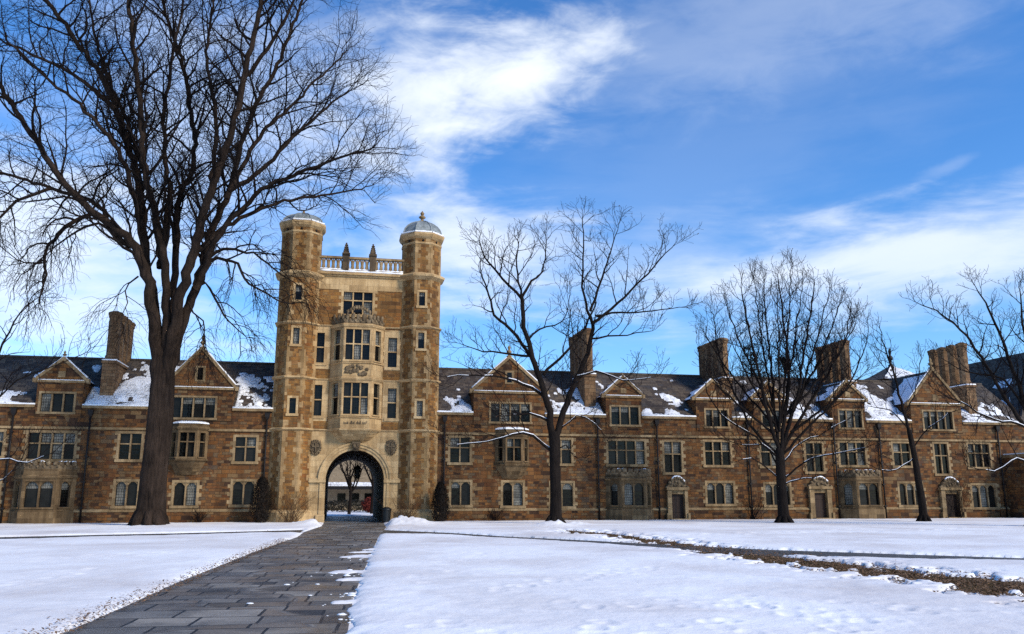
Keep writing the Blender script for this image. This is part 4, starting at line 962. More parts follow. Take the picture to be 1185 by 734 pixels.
for i, (x, y) in enumerate(P):
    if sd[i] < 1.6 or leaf_d[i] < 1.6:
        eN[i] = noise.fractal(Vector((x * 2.3, y * 2.3, 4)), 1, 2, 4); lN[i] = noise.fractal(Vector((x * 1.6, y * 1.6, 9)), 1, 2, 5)
    hN[i] = noise.noise(Vector((x * .35, y * .35, 0))) * .6 + noise.noise(Vector((x * 1.1, y * 1.1, 3))) * .35
    bumpN[i] = noise.fractal(Vector((x * 3.0, y * 3.0, 7)), 1, 2, 3)
se = sd + eN * .10
prof_ = np.where(se > 0, 1 - np.exp(-np.clip(se, 0, 9) / .13), -1.0)
hs_ = prof_ * (.085 + .03 * hN) + np.where(se > 0, .010 * bumpN, 0)
# trodden footprints across the right hand lawn
rng = random.Random(3)
def prints(p0, p1, n, jit, dep=.013, r=.15):
    global hs_
    for i in range(n):
        x = p0[0] + (p1[0] - p0[0]) * i / n + rng.uniform(-jit, jit); y = p0[1] + (p1[1] - p0[1]) * i / n + rng.uniform(-jit, jit)
        d2 = ((P[:, 0] - x) ** 2 + ((P[:, 1] - y) * .8) ** 2) / r ** 2; hs_ = hs_ - np.where(se > .1, dep * np.exp(-d2 ** 2) - dep * .5 * np.exp(-(np.sqrt(d2) - 1.25) ** 2 * 9), 0)
prints(ground(520, 735), ground(1050, 735), 26, .7); prints(ground(560, 690), ground(760, 660), 26, .35); prints(ground(470, 680), ground(560, 640), 12, .4); prints(ground(860, 700), ground(980, 728), 14, .5)
prints(ground(650, 705), ground(1185, 712), 26, .6)
prints(ground(60, 650), ground(250, 640), 24, .5); prints(ground(0, 690), ground(120, 660), 12, .4); prints(ground(800, 622), ground(1160, 612), 30, 1.0, .04, .25)
lm = leaf_d + lN * 1.5 - .25
hs_ = np.where(lm < .25, np.minimum(hs_, -.06 + .14 * np.clip((lm + .25) / .5, 0, 1)), hs_)
# drift banks beside the tower door and tree feet
for (px, py, hh_, rr_) in ((360, 608.5, .22, 1.1), (462, 608.5, .30, 1.3), (480, 609, .2, 1.2), (640, 611, .28, .9), (668, 609, .15, .7), (180, 610, .10, 1.5)):
    gx, gy = ground(px, py); hs_ = hs_ + np.where(se > .0, hh_ * np.exp(-((P[:, 0] - gx) ** 2 + (P[:, 1] - gy) ** 2) / rr_ ** 2) * (1 + .5 * bumpN) * np.clip(se / .4, 0, 1), 0)
loc_s = (P - np.array([FO.x, FO.y])) @ np.array([FU.x, FU.y])
loc_d = (P - np.array([FO.x, FO.y])) @ np.array([FN.x, FN.y])
wn = np.array([noise.fractal(Vector((a * .8, 0, 2)), 1, 2, 4) for a in loc_s]) if True else 0
hs_ = np.where((loc_d > -.32 - .28 * wn) & (loc_d < 0), -.05, hs_)
hs_ = np.where((loc_d > -.05) & (loc_d < 17), np.minimum(hs_, .05), hs_)
V = np.column_stack([P, hs_]); idx = np.arange(ny_ * nx_).reshape(ny_, nx_)
q4 = np.stack([idx[:-1, :-1], idx[:-1, 1:], idx[1:, 1:], idx[1:, :-1]], -1).reshape(-1, 4)
q4 = q4[(hs_[q4].max(1) > .0) & (hs_[q4].mean(1) > -.05)]
me = bpy.data.meshes.new('snow'); me.vertices.add(len(V)); me.vertices.foreach_set('co', V.ravel()); me.loops.add(q4.size); me.loops.foreach_set('vertex_index', q4.ravel())
me.polygons.add(len(q4)); me.polygons.foreach_set('loop_start', np.arange(0, q4.size, 4)); me.polygons.foreach_set('loop_total', np.full(len(q4), 4)); me.polygons.foreach_set('use_smooth', np.ones(len(q4), bool))
me.update(); me.validate(); me.materials.append(MATS['snow']); so = bpy.data.objects.new('snow', me); C.objects.link(so); kind(so, 'structure')

# snow clods kicked on to the flagstones, dead leaves
q = MB(); 
for (px, py, n, sp) in ((422, 646, 26, .6), (430, 638, 20, .5), (412, 665, 34, .6), (408, 690, 20, .4), (402, 715, 16, .3), (340, 692, 2, .6), (372, 680, 3, .6), (385, 700, 3, .4)):
    gx, gy = ground(px, py)
    for i in range(n):
        r_ = .012 + .045 * rng.random() ** 2.6; q.lump((gx + rng.gauss(0, sp * .6), gy + rng.gauss(0, sp * .9), .014), (r_ * 1.5, r_ * 1.3, r_ * .35), seed=i + px, nu=7, nv=4)
kind(q.build('snow_clods', 'clean_snow'), 'stuff')
def leaf(q, x, y, z, s):
    a = rng.uniform(0, 6.28); tl = rng.uniform(-.5, .5); c, s_ = math.cos(a), math.sin(a)
    pts = [(-1, 0), (-.3, .45), (.5, .35), (1, 0), (.5, -.35), (-.3, -.45)]
    q.add([(x + (u * c - v * s_) * s, y + (u * s_ + v * c) * s, z + u * s * tl + abs(v) * s * .6) for u, v in pts], [(0, 1, 2, 3, 4, 5)])
q = MB(); pts = np.array(leaf_strip)
lo, hi = (3, 14), (60, 62); cnt = 0
while cnt < 13000:
    k = rng.random(); px = 650 + (1260 - 650) * k ** .8
    up = np.interp(px, [655, 700, 760, 850, 950, 1050, 1185, 1500], [614, 617, 624, 637, 649.5, 661, 674, 705]); dn = np.interp(px, [650, 700, 760, 850, 950, 1050, 1185, 1500], [617.5, 622, 632, 647, 661, 674, 696, 735])
    md = (up + dn) / 2; py = md + rng.gauss(0, .42) * (dn - up) * (1.1 + .3 * math.sin(px * .03)); x, y = ground(px, py); leaf(q, x, y, .02 + rng.random() * .04, rng.choice((.012, .02, .03, .045)) * rng.uniform(.7, 1.3)); cnt += 1
for i in range(2600):                                                   # litter trapped at the left edge of the walk
    t_ = rng.random() ** 1.4; a, b = Vector(gl[-1]).lerp(Vector(gl[1]), 1 - t_) if False else Vector(gl[1]).lerp(Vector(extend(gl[-2], gl[-1], 1.6)), rng.random())
    off = abs(rng.gauss(0, .16)); 
    x, y = a - off * 1.1 + .12, b; leaf(q, x, y, .03 + min(.07, off * .3) + rng.random() * .02, rng.uniform(.012, .035))
kind(q.build('leaf_litter', 'dead_leaf', None, False), 'stuff')

# ------------------------------------------------------------------ trees
class Tree:
    def __init__(s, seed): s.r = random.Random(seed); s.trunk = MB(); s.crown = MB(); s.snow = MB(); s.n = 0; s.leaves = None
    def resample(s, pts, rads, step):
        P = [Vector(p) for p in pts]; out = [P[0]]; ro = [rads[0]]
        for i in range(len(P) - 1):
            p0 = P[max(0, i - 1)]; p1, p2 = P[i], P[i + 1]; p3 = P[min(len(P) - 1, i + 2)]
            n = max(1, int((p2 - p1).length / step))
            for k in range(1, n + 1):
                t_ = k / n; t2, t3 = t_ * t_, t_ ** 3
                q = .5 * ((2 * p1) + (p2 - p0) * t_ + (2 * p0 - 5 * p1 + 4 * p2 - p3) * t2 + (3 * p1 - p0 - 3 * p2 + p3) * t3)
                out.append(q); ro.append(rads[i] + (rads[i + 1] - rads[i]) * t_)
        return out, ro
    def limb(s, pts, r0, r1, spec, start=.15, snow=False, k=8, wob=.06, lvl=0, power=1.0):
        n = len(pts); rads = [r0 + (r1 - r0) * (i / (n - 1)) ** power for i in range(n)]
        P, Rr = s.resample(pts, rads, .45)
        for i in range(1, len(P) - 1): P[i] = P[i] + Vector((s.r.gauss(0, wob), s.r.gauss(0, wob), s.r.gauss(0, wob)))
        s.trunk.tube(P, Rr, k)
        if snow: s.snow_on(P, Rr)
        s.spawn(P, Rr, spec, 0, start); s.spawn_tip(P, Rr, spec, 0)
    def snow_on(s, P, Rr):
        run = []
        for i, p in enumerate(P):
            T = (P[min(i + 1, len(P) - 1)] - P[max(0, i - 1)]).normalized()
            if abs(T.z) < .75 and Rr[i] > .021 and s.r.random() < .86: run.append((p + Vector((0, 0, Rr[i] * .85 + .004)), max(.014, Rr[i] * s.r.uniform(.35, .62))))
            else:
                if len(run) > 1: s.snow.tube([a for a, _ in run], [b for _, b in run], 5)
                run = []
        if len(run) > 1: s.snow.tube([a for a, _ in run], [b for _, b in run], 5)
    def spawn_tip(s, P, Rr, spec, lv):
        if lv >= len(spec): return
        for _ in range(3): s.branch(P[-1], (P[-1] - P[-2]).normalized(), Rr[-1], spec, lv, s.r.uniform(10, 35), 1.0, .5)
    def spawn(s, P, Rr, spec, lv, start):
        if lv >= len(spec): return
        sp = spec[lv]; L = sum((P[i + 1] - P[i]).length for i in range(len(P) - 1)); d = start * L + s.r.uniform(0, sp['gap']); acc = 0
        for i in range(len(P) - 1):
            seg = (P[i + 1] - P[i]); l = seg.length
            while d < acc + l:
                t_ = (d - acc) / max(l, 1e-6); p = P[i] + seg * t_; r = Rr[i] + (Rr[i + 1] - Rr[i]) * t_
                s.branch(p, seg.normalized(), r, spec, lv, s.r.uniform(*sp['ang']), d / L); d += sp['gap'] * s.r.uniform(.6, 1.4)
            acc += l
    def branch(s, p, T, rp, spec, lv, ang, t_, lk=1.0):
        sp = spec[lv]; r = s.r
        A = T.orthogonal(); A.rotate(__import__('mathutils').Quaternion(T, r.uniform(0, 6.283)))
        if r.random() < sp.get('upbias', .5) and A.z < 0: A = -A
        A.y *= .85
        d = (T * math.cos(R(ang)) + A * math.sin(R(ang))).normalized()
        L = sp['len'] * r.uniform(.55, 1.25) * (1.1 - .55 * t_) * lk; n = sp['seg']; st = L / n
        r0 = min(rp * .62, sp['rad'] * r.uniform(.8, 1.2)); r1 = max(sp['tip'], r0 * .22)
        P = [p]; Rr = [r0]; q = p.copy()
        for i in range(n):
            d = (d + Vector((r.gauss(0, sp['jit']), r.gauss(0, sp['jit']), r.gauss(0, sp['jit']) + sp['up'] + sp.get('droop', 0) * (i / n)))).normalized()
            q = q + d * st; P.append(q.copy()); Rr.append(r0 + (r1 - r0) * (i + 1) / n)
        s.crown.tube(P, Rr, 5 if lv == 0 else (4 if lv == 1 else 3)); s.n += 1
        if sp.get('snow', 0) > r.random(): s.snow_on(P, [x * .9 for x in Rr])
        if s.leaves is not None and lv == len(spec) - 1 and r.random() < s.leafp:
            for _ in range(1): leaf(s.leaves, q.x, q.y, q.z, r.uniform(.05, .09))
        s.spawn(P, Rr, spec, lv + 1, .2); 
        if lv + 1 < len(spec): s.branch(P[-1], d, r1 * 1.4, spec, lv + 1, r.uniform(3, 20), 1.0)
    def done(s, name, label, group, bk, tw, loc):
        o = thing(name, label, 'tree', loc, 0, group); 
        for mb, nm, mt in ((s.trunk, 'trunk', bk), (s.crown, 'crown', tw), (s.snow, 'snow', 'clean_snow')):
            if mb.v:
                mb.v = [p - Vector(loc) for p in mb.v]; mb.build(nm, mt, o, False)
        if s.leaves is not None and s.leaves.v:
            s.leaves.v = [p - Vector(loc) for p in s.leaves.v]; kind(s.leaves.build('clinging_leaves', 'dead_leaf', o, False), 'stuff')
        return o
def path3(px, Y0, dY):
    n = len(px); return [at(x, y, Y0 + dY * (i / (n - 1)) ** 1.2) for i, (x, y) in enumerate(px)]

# big elm
E_ = Tree(11); YE = 46.5
tr = [(172, 612), (173, 600), (175, 575), (177, 552), (183, 502), (187, 455), (189, 425), (191, 400)]
rr = [.80, .73, .69, .66, .63, .61, .55, .34]
P_, R_ = E_.resample([at(x, y, YE) for x, y in tr], rr, .5); P_[0].z = -.1
for p, r_ in [(P_, R_)]:
    # fluted trunk: uneven radius round the stem
    n = len(p); k = 44; vs = []
    for i in range(n):
        fl = max(0, 1 - i / 3.5)
        for j in range(k):
            a = 2 * math.pi * j / k; rad_ = r_[i] * (1 + .06 * math.sin(3 * a + i * .1) + .05 * abs(math.sin(9 * a + i * .12)) + .06 * noise.noise(Vector((math.cos(a) * 2, math.sin(a) * 2, i * .25))) + fl * .10 * math.sin(5 * a + 1))
            vs.append(p[i] + Vector((math.cos(a) * rad_, math.sin(a) * rad_ * .92, 0)))
    E_.trunk.add(vs, [(i * k + j, i * k + (j + 1) % k, (i + 1) * k + (j + 1) % k, (i + 1) * k + j) for i in range(n - 1) for j in range(k)], 0, True)
for j in range(11):                                                      # root flare
    a = 2 * math.pi * j / 11 + .3 + .2 * math.sin(j * 5); b = Vector(P_[0]); dx, dy = math.cos(a), math.sin(a)
    E_.trunk.tube([Vector((b.x + dx * .52, b.y + dy * .52, .8)), Vector((b.x + dx * .72, b.y + dy * .72, .35)), Vector((b.x + dx * .92, b.y + dy * .92, .08)), Vector((b.x + dx * 1.25, b.y + dy * 1.25, -.1))], [.26, .24 + .06 * (j % 2), .17, .07], 7)
ES = [dict(len=5.0, gap=.66, ang=(20, 48), seg=9, rad=.085, tip=.016, jit=.16, up=.03, droop=-.05, upbias=.6),
      dict(len=2.3, gap=.40, ang=(25, 60), seg=7, rad=.030, tip=.010, jit=.18, up=.02, droop=-.07, upbias=.5),
      dict(len=1.15, gap=.27, ang=(25, 65), seg=4, rad=.013, tip=.0065, jit=.2, up=.0, droop=-.09, upbias=.5)]
ED = [dict(ES[0], len=3.2, droop=-.28, up=-.05, rad=.08), dict(ES[1], len=2.0, droop=-.4, up=-.06), dict(ES[2], droop=-.4, up=-.1, len=1.2)]
limbs = [  # pixels up each limb, how far it swings from or to the viewer, radii
    ([(183, 470), (181, 415), (178, 370), (167, 310), (151, 280), (135, 266), (82, 223), (41, 163), (0, 102), (-40, 60)], -3.5, 0.378, 0.080),
    ([(184, 460), (184, 405), (177, 345), (168, 300), (163, 229), (153, 184), (135, 127), (110, 78), (53, 0), (20, -50)], 2.5, 0.350, 0.096),
    ([(188, 460), (191, 405), (192, 355), (187, 280), (176, 230), (168, 200), (159, 90), (149, 0), (145, -60)], -1.5, 0.280, 0.096),
    ([(190, 460), (196, 405), (200, 346), (204, 280), (207, 230), (225, 180), (213, 82), (190, 10), (180, -50)], 4.0, 0.252, 0.080),
    ([(190, 465), (198, 405), (208, 345), (228, 280), (241, 229), (262, 172), (282, 94), (302, 0), (310, -50)], -3.0, 0.350, 0.096),
    ([(190, 470), (200, 415), (210, 378), (231, 319), (245, 266), (266, 221), (285, 150), (327, 61), (350, 0)], 3.0, 0.336, 0.080),
    ([(225, 335), (240, 304), (255, 270), (294, 227), (339, 204), (388, 184), (430, 172)], -4.0, 0.210, 0.040),
    ([(150, 285), (135, 274), (110, 235), (60, 218), (0, 200), (-50, 190)], 2.0, 0.168, 0.056),
    ([(163, 265), (150, 210), (120, 150), (60, 95), (10, 50)], -4.0, 0.168, 0.048),
    ([(187, 290), (196, 230), (190, 150), (200, 60), (215, -20)], 1.0, 0.182, 0.056),
    ([(241, 229), (250, 150), (240, 60), (250, -20)], 3.0, 0.154, 0.056),
    ([(262, 230), (300, 160), (350, 110), (400, 60)], 3.5, 0.154, 0.040),
    ([(266, 221), (310, 190), (360, 140), (405, 105)], -2.0, 0.160, 0.040),
    ([(135, 127), (90, 90), (30, 60), (-20, 40)], 2.0, 0.144, 0.040),
    ([(282, 94), (320, 40), (350, -20)], -2.0, 0.144, 0.048),
    ([(185, 310), (178, 240), (150, 150), (115, 60), (100, -20)], 5.0, 0.182, 0.056),
    ([(230, 290), (262, 262), (320, 235), (380, 225), (430, 215)], 4.0, 0.160, 0.032)]
for px, dy, r0, r1 in limbs: E_.limb(path3(px, YE, dy), r0, r1, ES, start=.28, k=9, wob=.05)
for px, dy, r0, r1 in [([(225, 330), (240, 304), (261, 299), (276, 307), (288, 328), (318, 346), (345, 350)], -2.0, 0.128, 0.024),
                       ([(240, 300), (258, 289), (285, 292), (318, 310), (345, 330)], 1.5, 0.120, 0.024),
                       ([(125, 262), (105, 247), (69, 271), (54, 292), (52, 318), (46, 350)], -3.0, 0.160, 0.040),
                       ([(135, 274), (115, 258), (90, 268), (66, 285), (50, 300)], 1.5, 0.096, 0.024),
                       ([(222, 335), (237, 328), (255, 355), (264, 373), (285, 390)], 2.0, 0.088, 0.024),
                       ([(218, 350), (225, 361), (235, 370), (236, 400)], -1.0, 0.056, 0.032),
                       ([(60, 218), (20, 235), (-5, 260), (-10, 300)], -2.0, 0.112, 0.032),
                       ([(160, 320), (150, 330), (147, 350), (140, 372)], -1.5, 0.056, 0.016),
                       ([(52, 300), (30, 305), (0, 285)], -1.0, 0.056, 0.016)]:
    E_.limb(path3(px, YE, dy), r0, r1, ED, start=.12, k=6, wob=.05)
E_.done('elm_tree', 'huge bare elm with a thick grey trunk and spreading vase-shaped limbs on the left lawn', None, 'elm_bark', 'elm_twig', (P_[0].x, YE, 0))

MS = [dict(len=2.6, gap=.55, ang=(25, 55), seg=7, rad=.042, tip=.011, jit=.18, up=.06, upbias=.65, snow=.05),
      dict(len=1.15, gap=.34, ang=(25, 60), seg=5, rad=.021, tip=.0095, jit=.2, up=.05, upbias=.6),
      dict(len=.55, gap=.26, ang=(25, 60), seg=3, rad=.012, tip=.0085, jit=.2, up=.03, upbias=.5)]
# maple in front of the wide oriel gable
M2 = Tree(5); Y2 = 50
M2.leaves = MB(); M2.leafp = .04
def ground_trunk(T_, px, rads, Y, spec=None, k=12):
    P, Rr = T_.resample([at(x, y, Y) for x, y in px], rads, .4); P[0].z = -.1; T_.trunk.tube(P, Rr, k)
    b = P[0]
    for j in range(7):
        a = j * .9; T_.trunk.tube([Vector((b.x + math.cos(a) * rads[1] * .6, b.y + math.sin(a) * rads[1] * .6, .45)), Vector((b.x + math.cos(a) * rads[0] * 1.2, b.y + math.sin(a) * rads[0] * 1.2, .05)), Vector((b.x + math.cos(a) * rads[0] * 1.7, b.y + math.sin(a) * rads[0] * 1.7, -.1))], [rads[1] * .5, rads[1] * .4, .05], 6)
    return b
b2 = ground_trunk(M2, [(642, 613), (643, 600), (643, 570), (642, 537), (642, 512), (641, 500)], [.46, .36, .32, .31, .33, .34], Y2)
for px, dy, r0, r1, sn in [
    ([(640, 508), (636, 477), (626, 441), (613, 406), (606, 370), (603, 341)], -1.0, 0.221, 0.102, False),
    ([(603, 345), (615, 325), (629, 314), (632, 275)], .8, 0.093, 0.025, False), ([(603, 345), (581, 323), (560, 296), (555, 281)], -.8, 0.093, 0.025, False),
    ([(604, 350), (598, 310), (600, 280)], 1.0, 0.076, 0.025, False),
    ([(619, 420), (593, 383), (572, 365), (566, 341), (558, 320), (556, 300)], 1.2, 0.111, 0.025, False),
    ([(615, 412), (590, 410), (560, 407), (533, 398)], -1.4, 0.085, 0.017, False),
    ([(643, 506), (656, 466), (667, 438), (680, 410), (686, 374)], 1.0, 0.204, 0.111, False),
    ([(686, 376), (680, 359), (674, 332), (675, 290), (674, 253)], .6, 0.102, 0.025, False),
    ([(686, 374), (716, 350), (755, 311), (782, 281)], -1.0, 0.102, 0.017, False), ([(690, 366), (720, 362), (755, 360), (794, 356)], 1.0, 0.076, 0.017, False),
    ([(683, 392), (716, 389), (755, 383)], -1.2, 0.068, 0.017, False), ([(683, 360), (697, 320), (707, 290), (716, 260)], 1.2, 0.085, 0.017, False),
    ([(629, 434), (656, 407), (677, 380), (690, 350)], .4, 0.093, 0.043, True), ([(610, 395), (625, 380), (650, 372), (660, 340)], 1.0, 0.068, 0.017, False),
    ([(668, 436), (690, 430), (720, 440), (760, 436)], -.8, 0.068, 0.017, True),
    ([(637, 521), (617, 505), (592, 503.6), (564, 511), (521, 516)], -1.6, 0.102, 0.017, True), ([(634, 487), (613, 479), (582, 482)], -1.0, 0.085, 0.025, True),
    ([(630, 459), (606, 445), (578, 436), (542, 434.5), (510, 436)], -1.4, 0.102, 0.017, True), ([(645, 520), (655, 515), (664, 528)], -.5, 0.051, 0.017, False),
    ([(646, 500), (668, 482), (688, 490), (700, 505)], .8, 0.051, 0.017, True)]:
    M2.limb(path3(px, Y2, dy), r0, r1, MS, start=.25, snow=sn, k=7, wob=.035)
M2.done('bare_tree', 'bare forked tree with snow on its low limbs, in front of the wide oriel gable', 'bare trees on the right lawn', 'maple_bark', 'maple_twig', (b2.x, Y2, 0))

# rounded lime in front of the middle gables
MD = [dict(MS[0], gap=.52, len=2.0, up=.10), dict(MS[1], gap=.31, up=.09), dict(MS[2], gap=.23)]
M3 = Tree(23); Y3 = 51.5; M3.leaves = MB(); M3.leafp = .05
b3 = ground_trunk(M3, [(908, 611), (907, 598), (905, 575), (904, 558), (903, 535), (902, 519)], [.42, .33, .30, .28, .28, .22], Y3)
for px, dy, r0, r1, sn in [
    ([(902, 525), (888, 477), (881, 441), (871, 402), (862, 360), (858, 335)], -1.0, 0.124, 0.024, False),
    ([(902, 525), (896, 470), (892, 420), (886, 370), (884, 325)], 1.4, 0.112, 0.024, False),
    ([(903, 522), (913, 448), (910, 402), (905, 355), (900, 318)], .2, 0.124, 0.024, False),
    ([(904, 524), (922, 460), (930, 410), (938, 360), (942, 325)], -1.6, 0.112, 0.024, False),
    ([(904, 524), (931, 477), (952, 441), (977, 395), (985, 352)], 1.0, 0.112, 0.024, False),
    ([(904, 528), (940, 490), (975, 455), (998, 410), (1005, 380)], -1.0, 0.087, 0.016, False),
    ([(901, 528), (870, 494), (850, 455), (832, 410), (826, 365)], 1.2, 0.099, 0.024, False),
    ([(901, 530), (867, 501), (835, 480), (815, 445), (808, 405)], -1.4, 0.074, 0.016, True),
    ([(905, 555), (941, 530), (977, 524.7), (1010, 515)], -1.3, 0.062, 0.016, True), ([(905, 562), (930, 553), (977, 551)], -.6, 0.050, 0.016, True),
    ([(904, 555), (881, 537), (870, 530), (850, 535)], -1.0, 0.050, 0.016, True), ([(903, 545), (885, 515), (858, 515), (832, 505)], .8, 0.056, 0.016, True),
    ([(904, 540), (925, 515), (955, 500), (990, 480)], 1.6, 0.056, 0.016, True)]:
    M3.limb(path3(px, Y3, dy), r0, r1, MD, start=.22, snow=sn, k=7, wob=.035)
for i_, (ex, ey) in enumerate(((818, 430), (815, 385), (838, 345), (872, 322), (915, 312), (928, 330), (960, 335), (972, 352), (990, 375), (1002, 430), (845, 390), (960, 390), (900, 345))):
    sx_, sy_ = 903 + (ex - 903) * .12, 500 - 10 * (i_ % 3); M3.limb(path3([(sx_, sy_), (sx_ + (ex - sx_) * .45, sy_ + (ey - sy_) * .40), (sx_ + (ex - sx_) * .8, sy_ + (ey - sy_) * .75), (ex, ey)], Y3, (-1.8, 1.5, -.6, 2.0)[i_ % 4]), .085, .018, MD, start=.3, k=6, wob=.04)
M3.done('bare_tree', 'round-crowned bare tree with snowy low fork before the middle gables', 'bare trees on the right lawn', 'maple_bark', 'maple_twig', (b3.x, Y3, 0))

# slim leaning tree near the right doorway
M4 = Tree(31); Y4 = 54.5
SS = [dict(MS[0], len=1.7, gap=.6), dict(MS[1], len=.9, gap=.4), dict(MS[2], gap=.32)]
b4 = ground_trunk(M4, [(1070, 608), (1069, 600), (1066, 575), (1063, 558), (1058, 527), (1052, 498)], [.34, .26, .23, .21, .18, .15], Y4, k=9)
for px, dy, r0, r1, sn in [([(1052, 500), (1040, 455), (1028, 413), (1018, 380)], .3, 0.112, 0.024, False), ([(1056, 520), (1075, 495), (1098, 480), (1120, 470)], -.8, 0.053, 0.016, True),
                           ([(1050, 495), (1030, 475), (1005, 470)], -.6, 0.053, 0.016, False), ([(1046, 480), (1060, 450), (1066, 415)], .8, 0.053, 0.016, False), ([(1058, 530), (1030, 545), (1000, 535)], -.8, 0.045, 0.016, True), ([(1034, 440), (1020, 420), (1008, 405)], .5, 0.038, 0.016, False)]:
    M4.limb(path3(px, Y4, dy), r0, r1, SS, start=.2, snow=sn, k=6, wob=.03)
M4.done('bare_tree', 'slim leaning bare tree in front of the rightmost big gable', 'bare trees on the right lawn', 'maple_bark', 'maple_twig', (b4.x, Y4, 0))

# tree whose trunk stands at the right border of the picture
M5 = Tree(41); Y5 = 46
b5 = ground_trunk(M5, [(1204, 612), (1204, 600), (1203, 570), (1201, 540), (1200, 510)], [.5, .40, .37, .35, .35], Y5)
for px, dy, r0, r1, sn in [([(1200, 520), (1185, 491), (1164, 463), (1136, 413), (1111, 381), (1083, 360), (1060, 350)], -.8, 0.135, 0.016, False), ([(1201, 530), (1185, 494), (1150, 486), (1111, 466), (1080, 450)], -1.4, 0.083, 0.016, True),
                           ([(1200, 515), (1180, 450), (1160, 395), (1140, 350), (1128, 330)], 1.0, 0.135, 0.016, False), ([(1201, 512), (1195, 440), (1185, 385), (1180, 335)], .4, 0.150, 0.024, False), ([(1202, 512), (1220, 440), (1230, 380), (1235, 330)], -.6, 0.135, 0.024, False),
                           ([(1200, 540), (1178, 530), (1150, 545), (1120, 540)], -1.0, 0.060, 0.016, True), ([(1202, 520), (1250, 470), (1290, 400)], .6, 0.112, 0.024, False), ([(1190, 480), (1160, 440), (1120, 430), (1090, 415)], 1.5, 0.075, 0.016, False)]:
    M5.limb(path3(px, Y5, dy), r0, r1, MD, start=.22, snow=sn, k=7, wob=.035)
M5.done('bare_tree', 'bare tree at the right border, dark branches reaching over the corner roof', 'bare trees on the right lawn', 'maple_bark', 'maple_twig', (b5.x, Y5, 0))
# neighbour at the left border
M6 = Tree(43); Y6 = 42
b6 = ground_trunk(M6, [(-48, 622), (-48, 600), (-46, 560), (-44, 520), (-42, 480)], [.5, .38, .34, .32, .30], Y6)
for px, dy, r0, r1, sn in [([(-42, 490), (-15, 440), (4, 397), (23, 363), (50, 340)], -.8, 0.090, 0.016, False), ([(-42, 500), (-10, 470), (20, 440), (60, 425), (100, 408)], -1.2, 0.060, 0.016, False), ([(-44, 530), (0, 532), (42, 533), (85, 505)], -1.4, 0.053, 0.012, True), ([(-42, 480), (-30, 400), (-15, 340), (5, 300)], .8, 0.105, 0.016, False),
                           ([(-42, 480), (-60, 400), (-70, 330)], .5, 0.105, 0.016, False), ([(-44, 545), (-10, 560), (15, 545), (30, 520)], -.8, 0.045, 0.016, True)]:
    M6.limb(path3(px, Y6, dy), r0, r1, SS, start=.25, snow=sn, k=6, wob=.03)
M6.done('bare_tree', 'bare tree at the left border, thin branch ends before the left bay window', None, 'maple_bark', 'maple_twig', (b6.x, Y6, 0))

# ------------------------------------------------------------------ evergreens beyond the roof, shrubs
def pine(px, ytop, ybase, dep, spread, label, seed):
    rn = random.Random(seed); s_, zt = facade(px, ytop, dep); p = FO + FU * s_ + FN * dep
    o = thing('pine_tree', label, 'tree', (p.x, p.y, 0), 0, 'pines beyond the slate roof')
    t_ = MB(); t_.tube([(0, 0, 0), (0, 0, zt * .6), (0, 0, zt)], [.3, .2, .03], 7); t_.build('trunk', 'maple_bark', o, False)
    c = MB(); z0 = facade(px, ybase, dep)[1] - 2
    for i in range(46):
        z = z0 + (zt - z0) * rn.random() ** .8; L = spread * (1.15 - (z - z0) / (zt - z0)) * rn.uniform(.5, 1.15) + .3; a = rn.uniform(0, 6.28)
        d = Vector((math.cos(a), math.sin(a), rn.uniform(-.05, .35))).normalized()
        c.tube([(0, 0, z), d * L + Vector((0, 0, z))], [.04, .015], 3)
        for k in range(34):
            u = rn.uniform(.25, 1.05); q = d * (L * u) + Vector((rn.gauss(0, .16), rn.gauss(0, .16), z + rn.gauss(.04, .12)))
            e = Vector((rn.gauss(0, 1), rn.gauss(0, 1), rn.gauss(.4, .7))).normalized() * rn.uniform(.14, .30); f = e.cross(Vector((rn.random(), rn.random(), rn.random()))).normalized() * .035
            c.add([q - f, q + f, q + e], [(0, 1, 2)])
    c.build('crown', 'pine_needles', o, False)
pine(868, 401, 440, 14, 1.6, 'taller dark pine behind the roof, just right of the solid chimney stack', 1)
pine(907, 414, 442, 16, 1.9, 'lower bushy dark pine behind the roof, right of the taller pine', 2)
def column_shrub(px, ytop, dep, w, label, seed):
    rn = random.Random(seed); s_, zt = facade(px, ytop, dep); p = FO + FU * s_ + FN * dep
    o = thing('columnar_shrub', label, 'shrub', (p.x, p.y, 0), 0, 'columnar evergreens flanking the tower')
    t_ = MB(); t_.tube([(0, 0, 0), (0, 0, zt * .7)], [.05, .02], 6); t_.build('stem', 'maple_bark', o, False)
    c = MB()
    for i in range(5200):
        u = rn.random(); z = .08 + (zt - .08) * u; rad_ = w * (math.sin(math.pi * min(1, .22 + .78 * (1 - u) ** .8)) ** .6 if u > .0 else .6) * (1 + .25 * noise.noise(Vector((z * 2, seed, i % 7))))
        rad_ = w * min(1, (.55 + u * 2.2)) * (1 - u ** 2.6) ** .6 + .04
        a = rn.uniform(0, 6.28); rr_ = rad_ * rn.uniform(.55, 1.03); rr_ *= 1 + .18 * noise.noise(Vector((math.cos(a) * 2, math.sin(a) * 2, z * 1.6 + seed)))
        q = Vector((math.cos(a) * rr_, math.sin(a) * rr_, z)); e = Vector((math.cos(a) * .5 + rn.gauss(0, .4), math.sin(a) * .5 + rn.gauss(0, .4), 1)).normalized() * rn.uniform(.08, .17)
        f = Vector((-math.sin(a), math.cos(a), rn.gauss(0, .3))).normalized() * .025; c.add([q - f, q + f, q + e], [(0, 1, 2)])
    c.build('foliage', 'winter_thuja', o, False)
column_shrub(304, 553, -1.6, .66, 'dark brown columnar evergreen left of the tower, beside the drainpipe', 4)
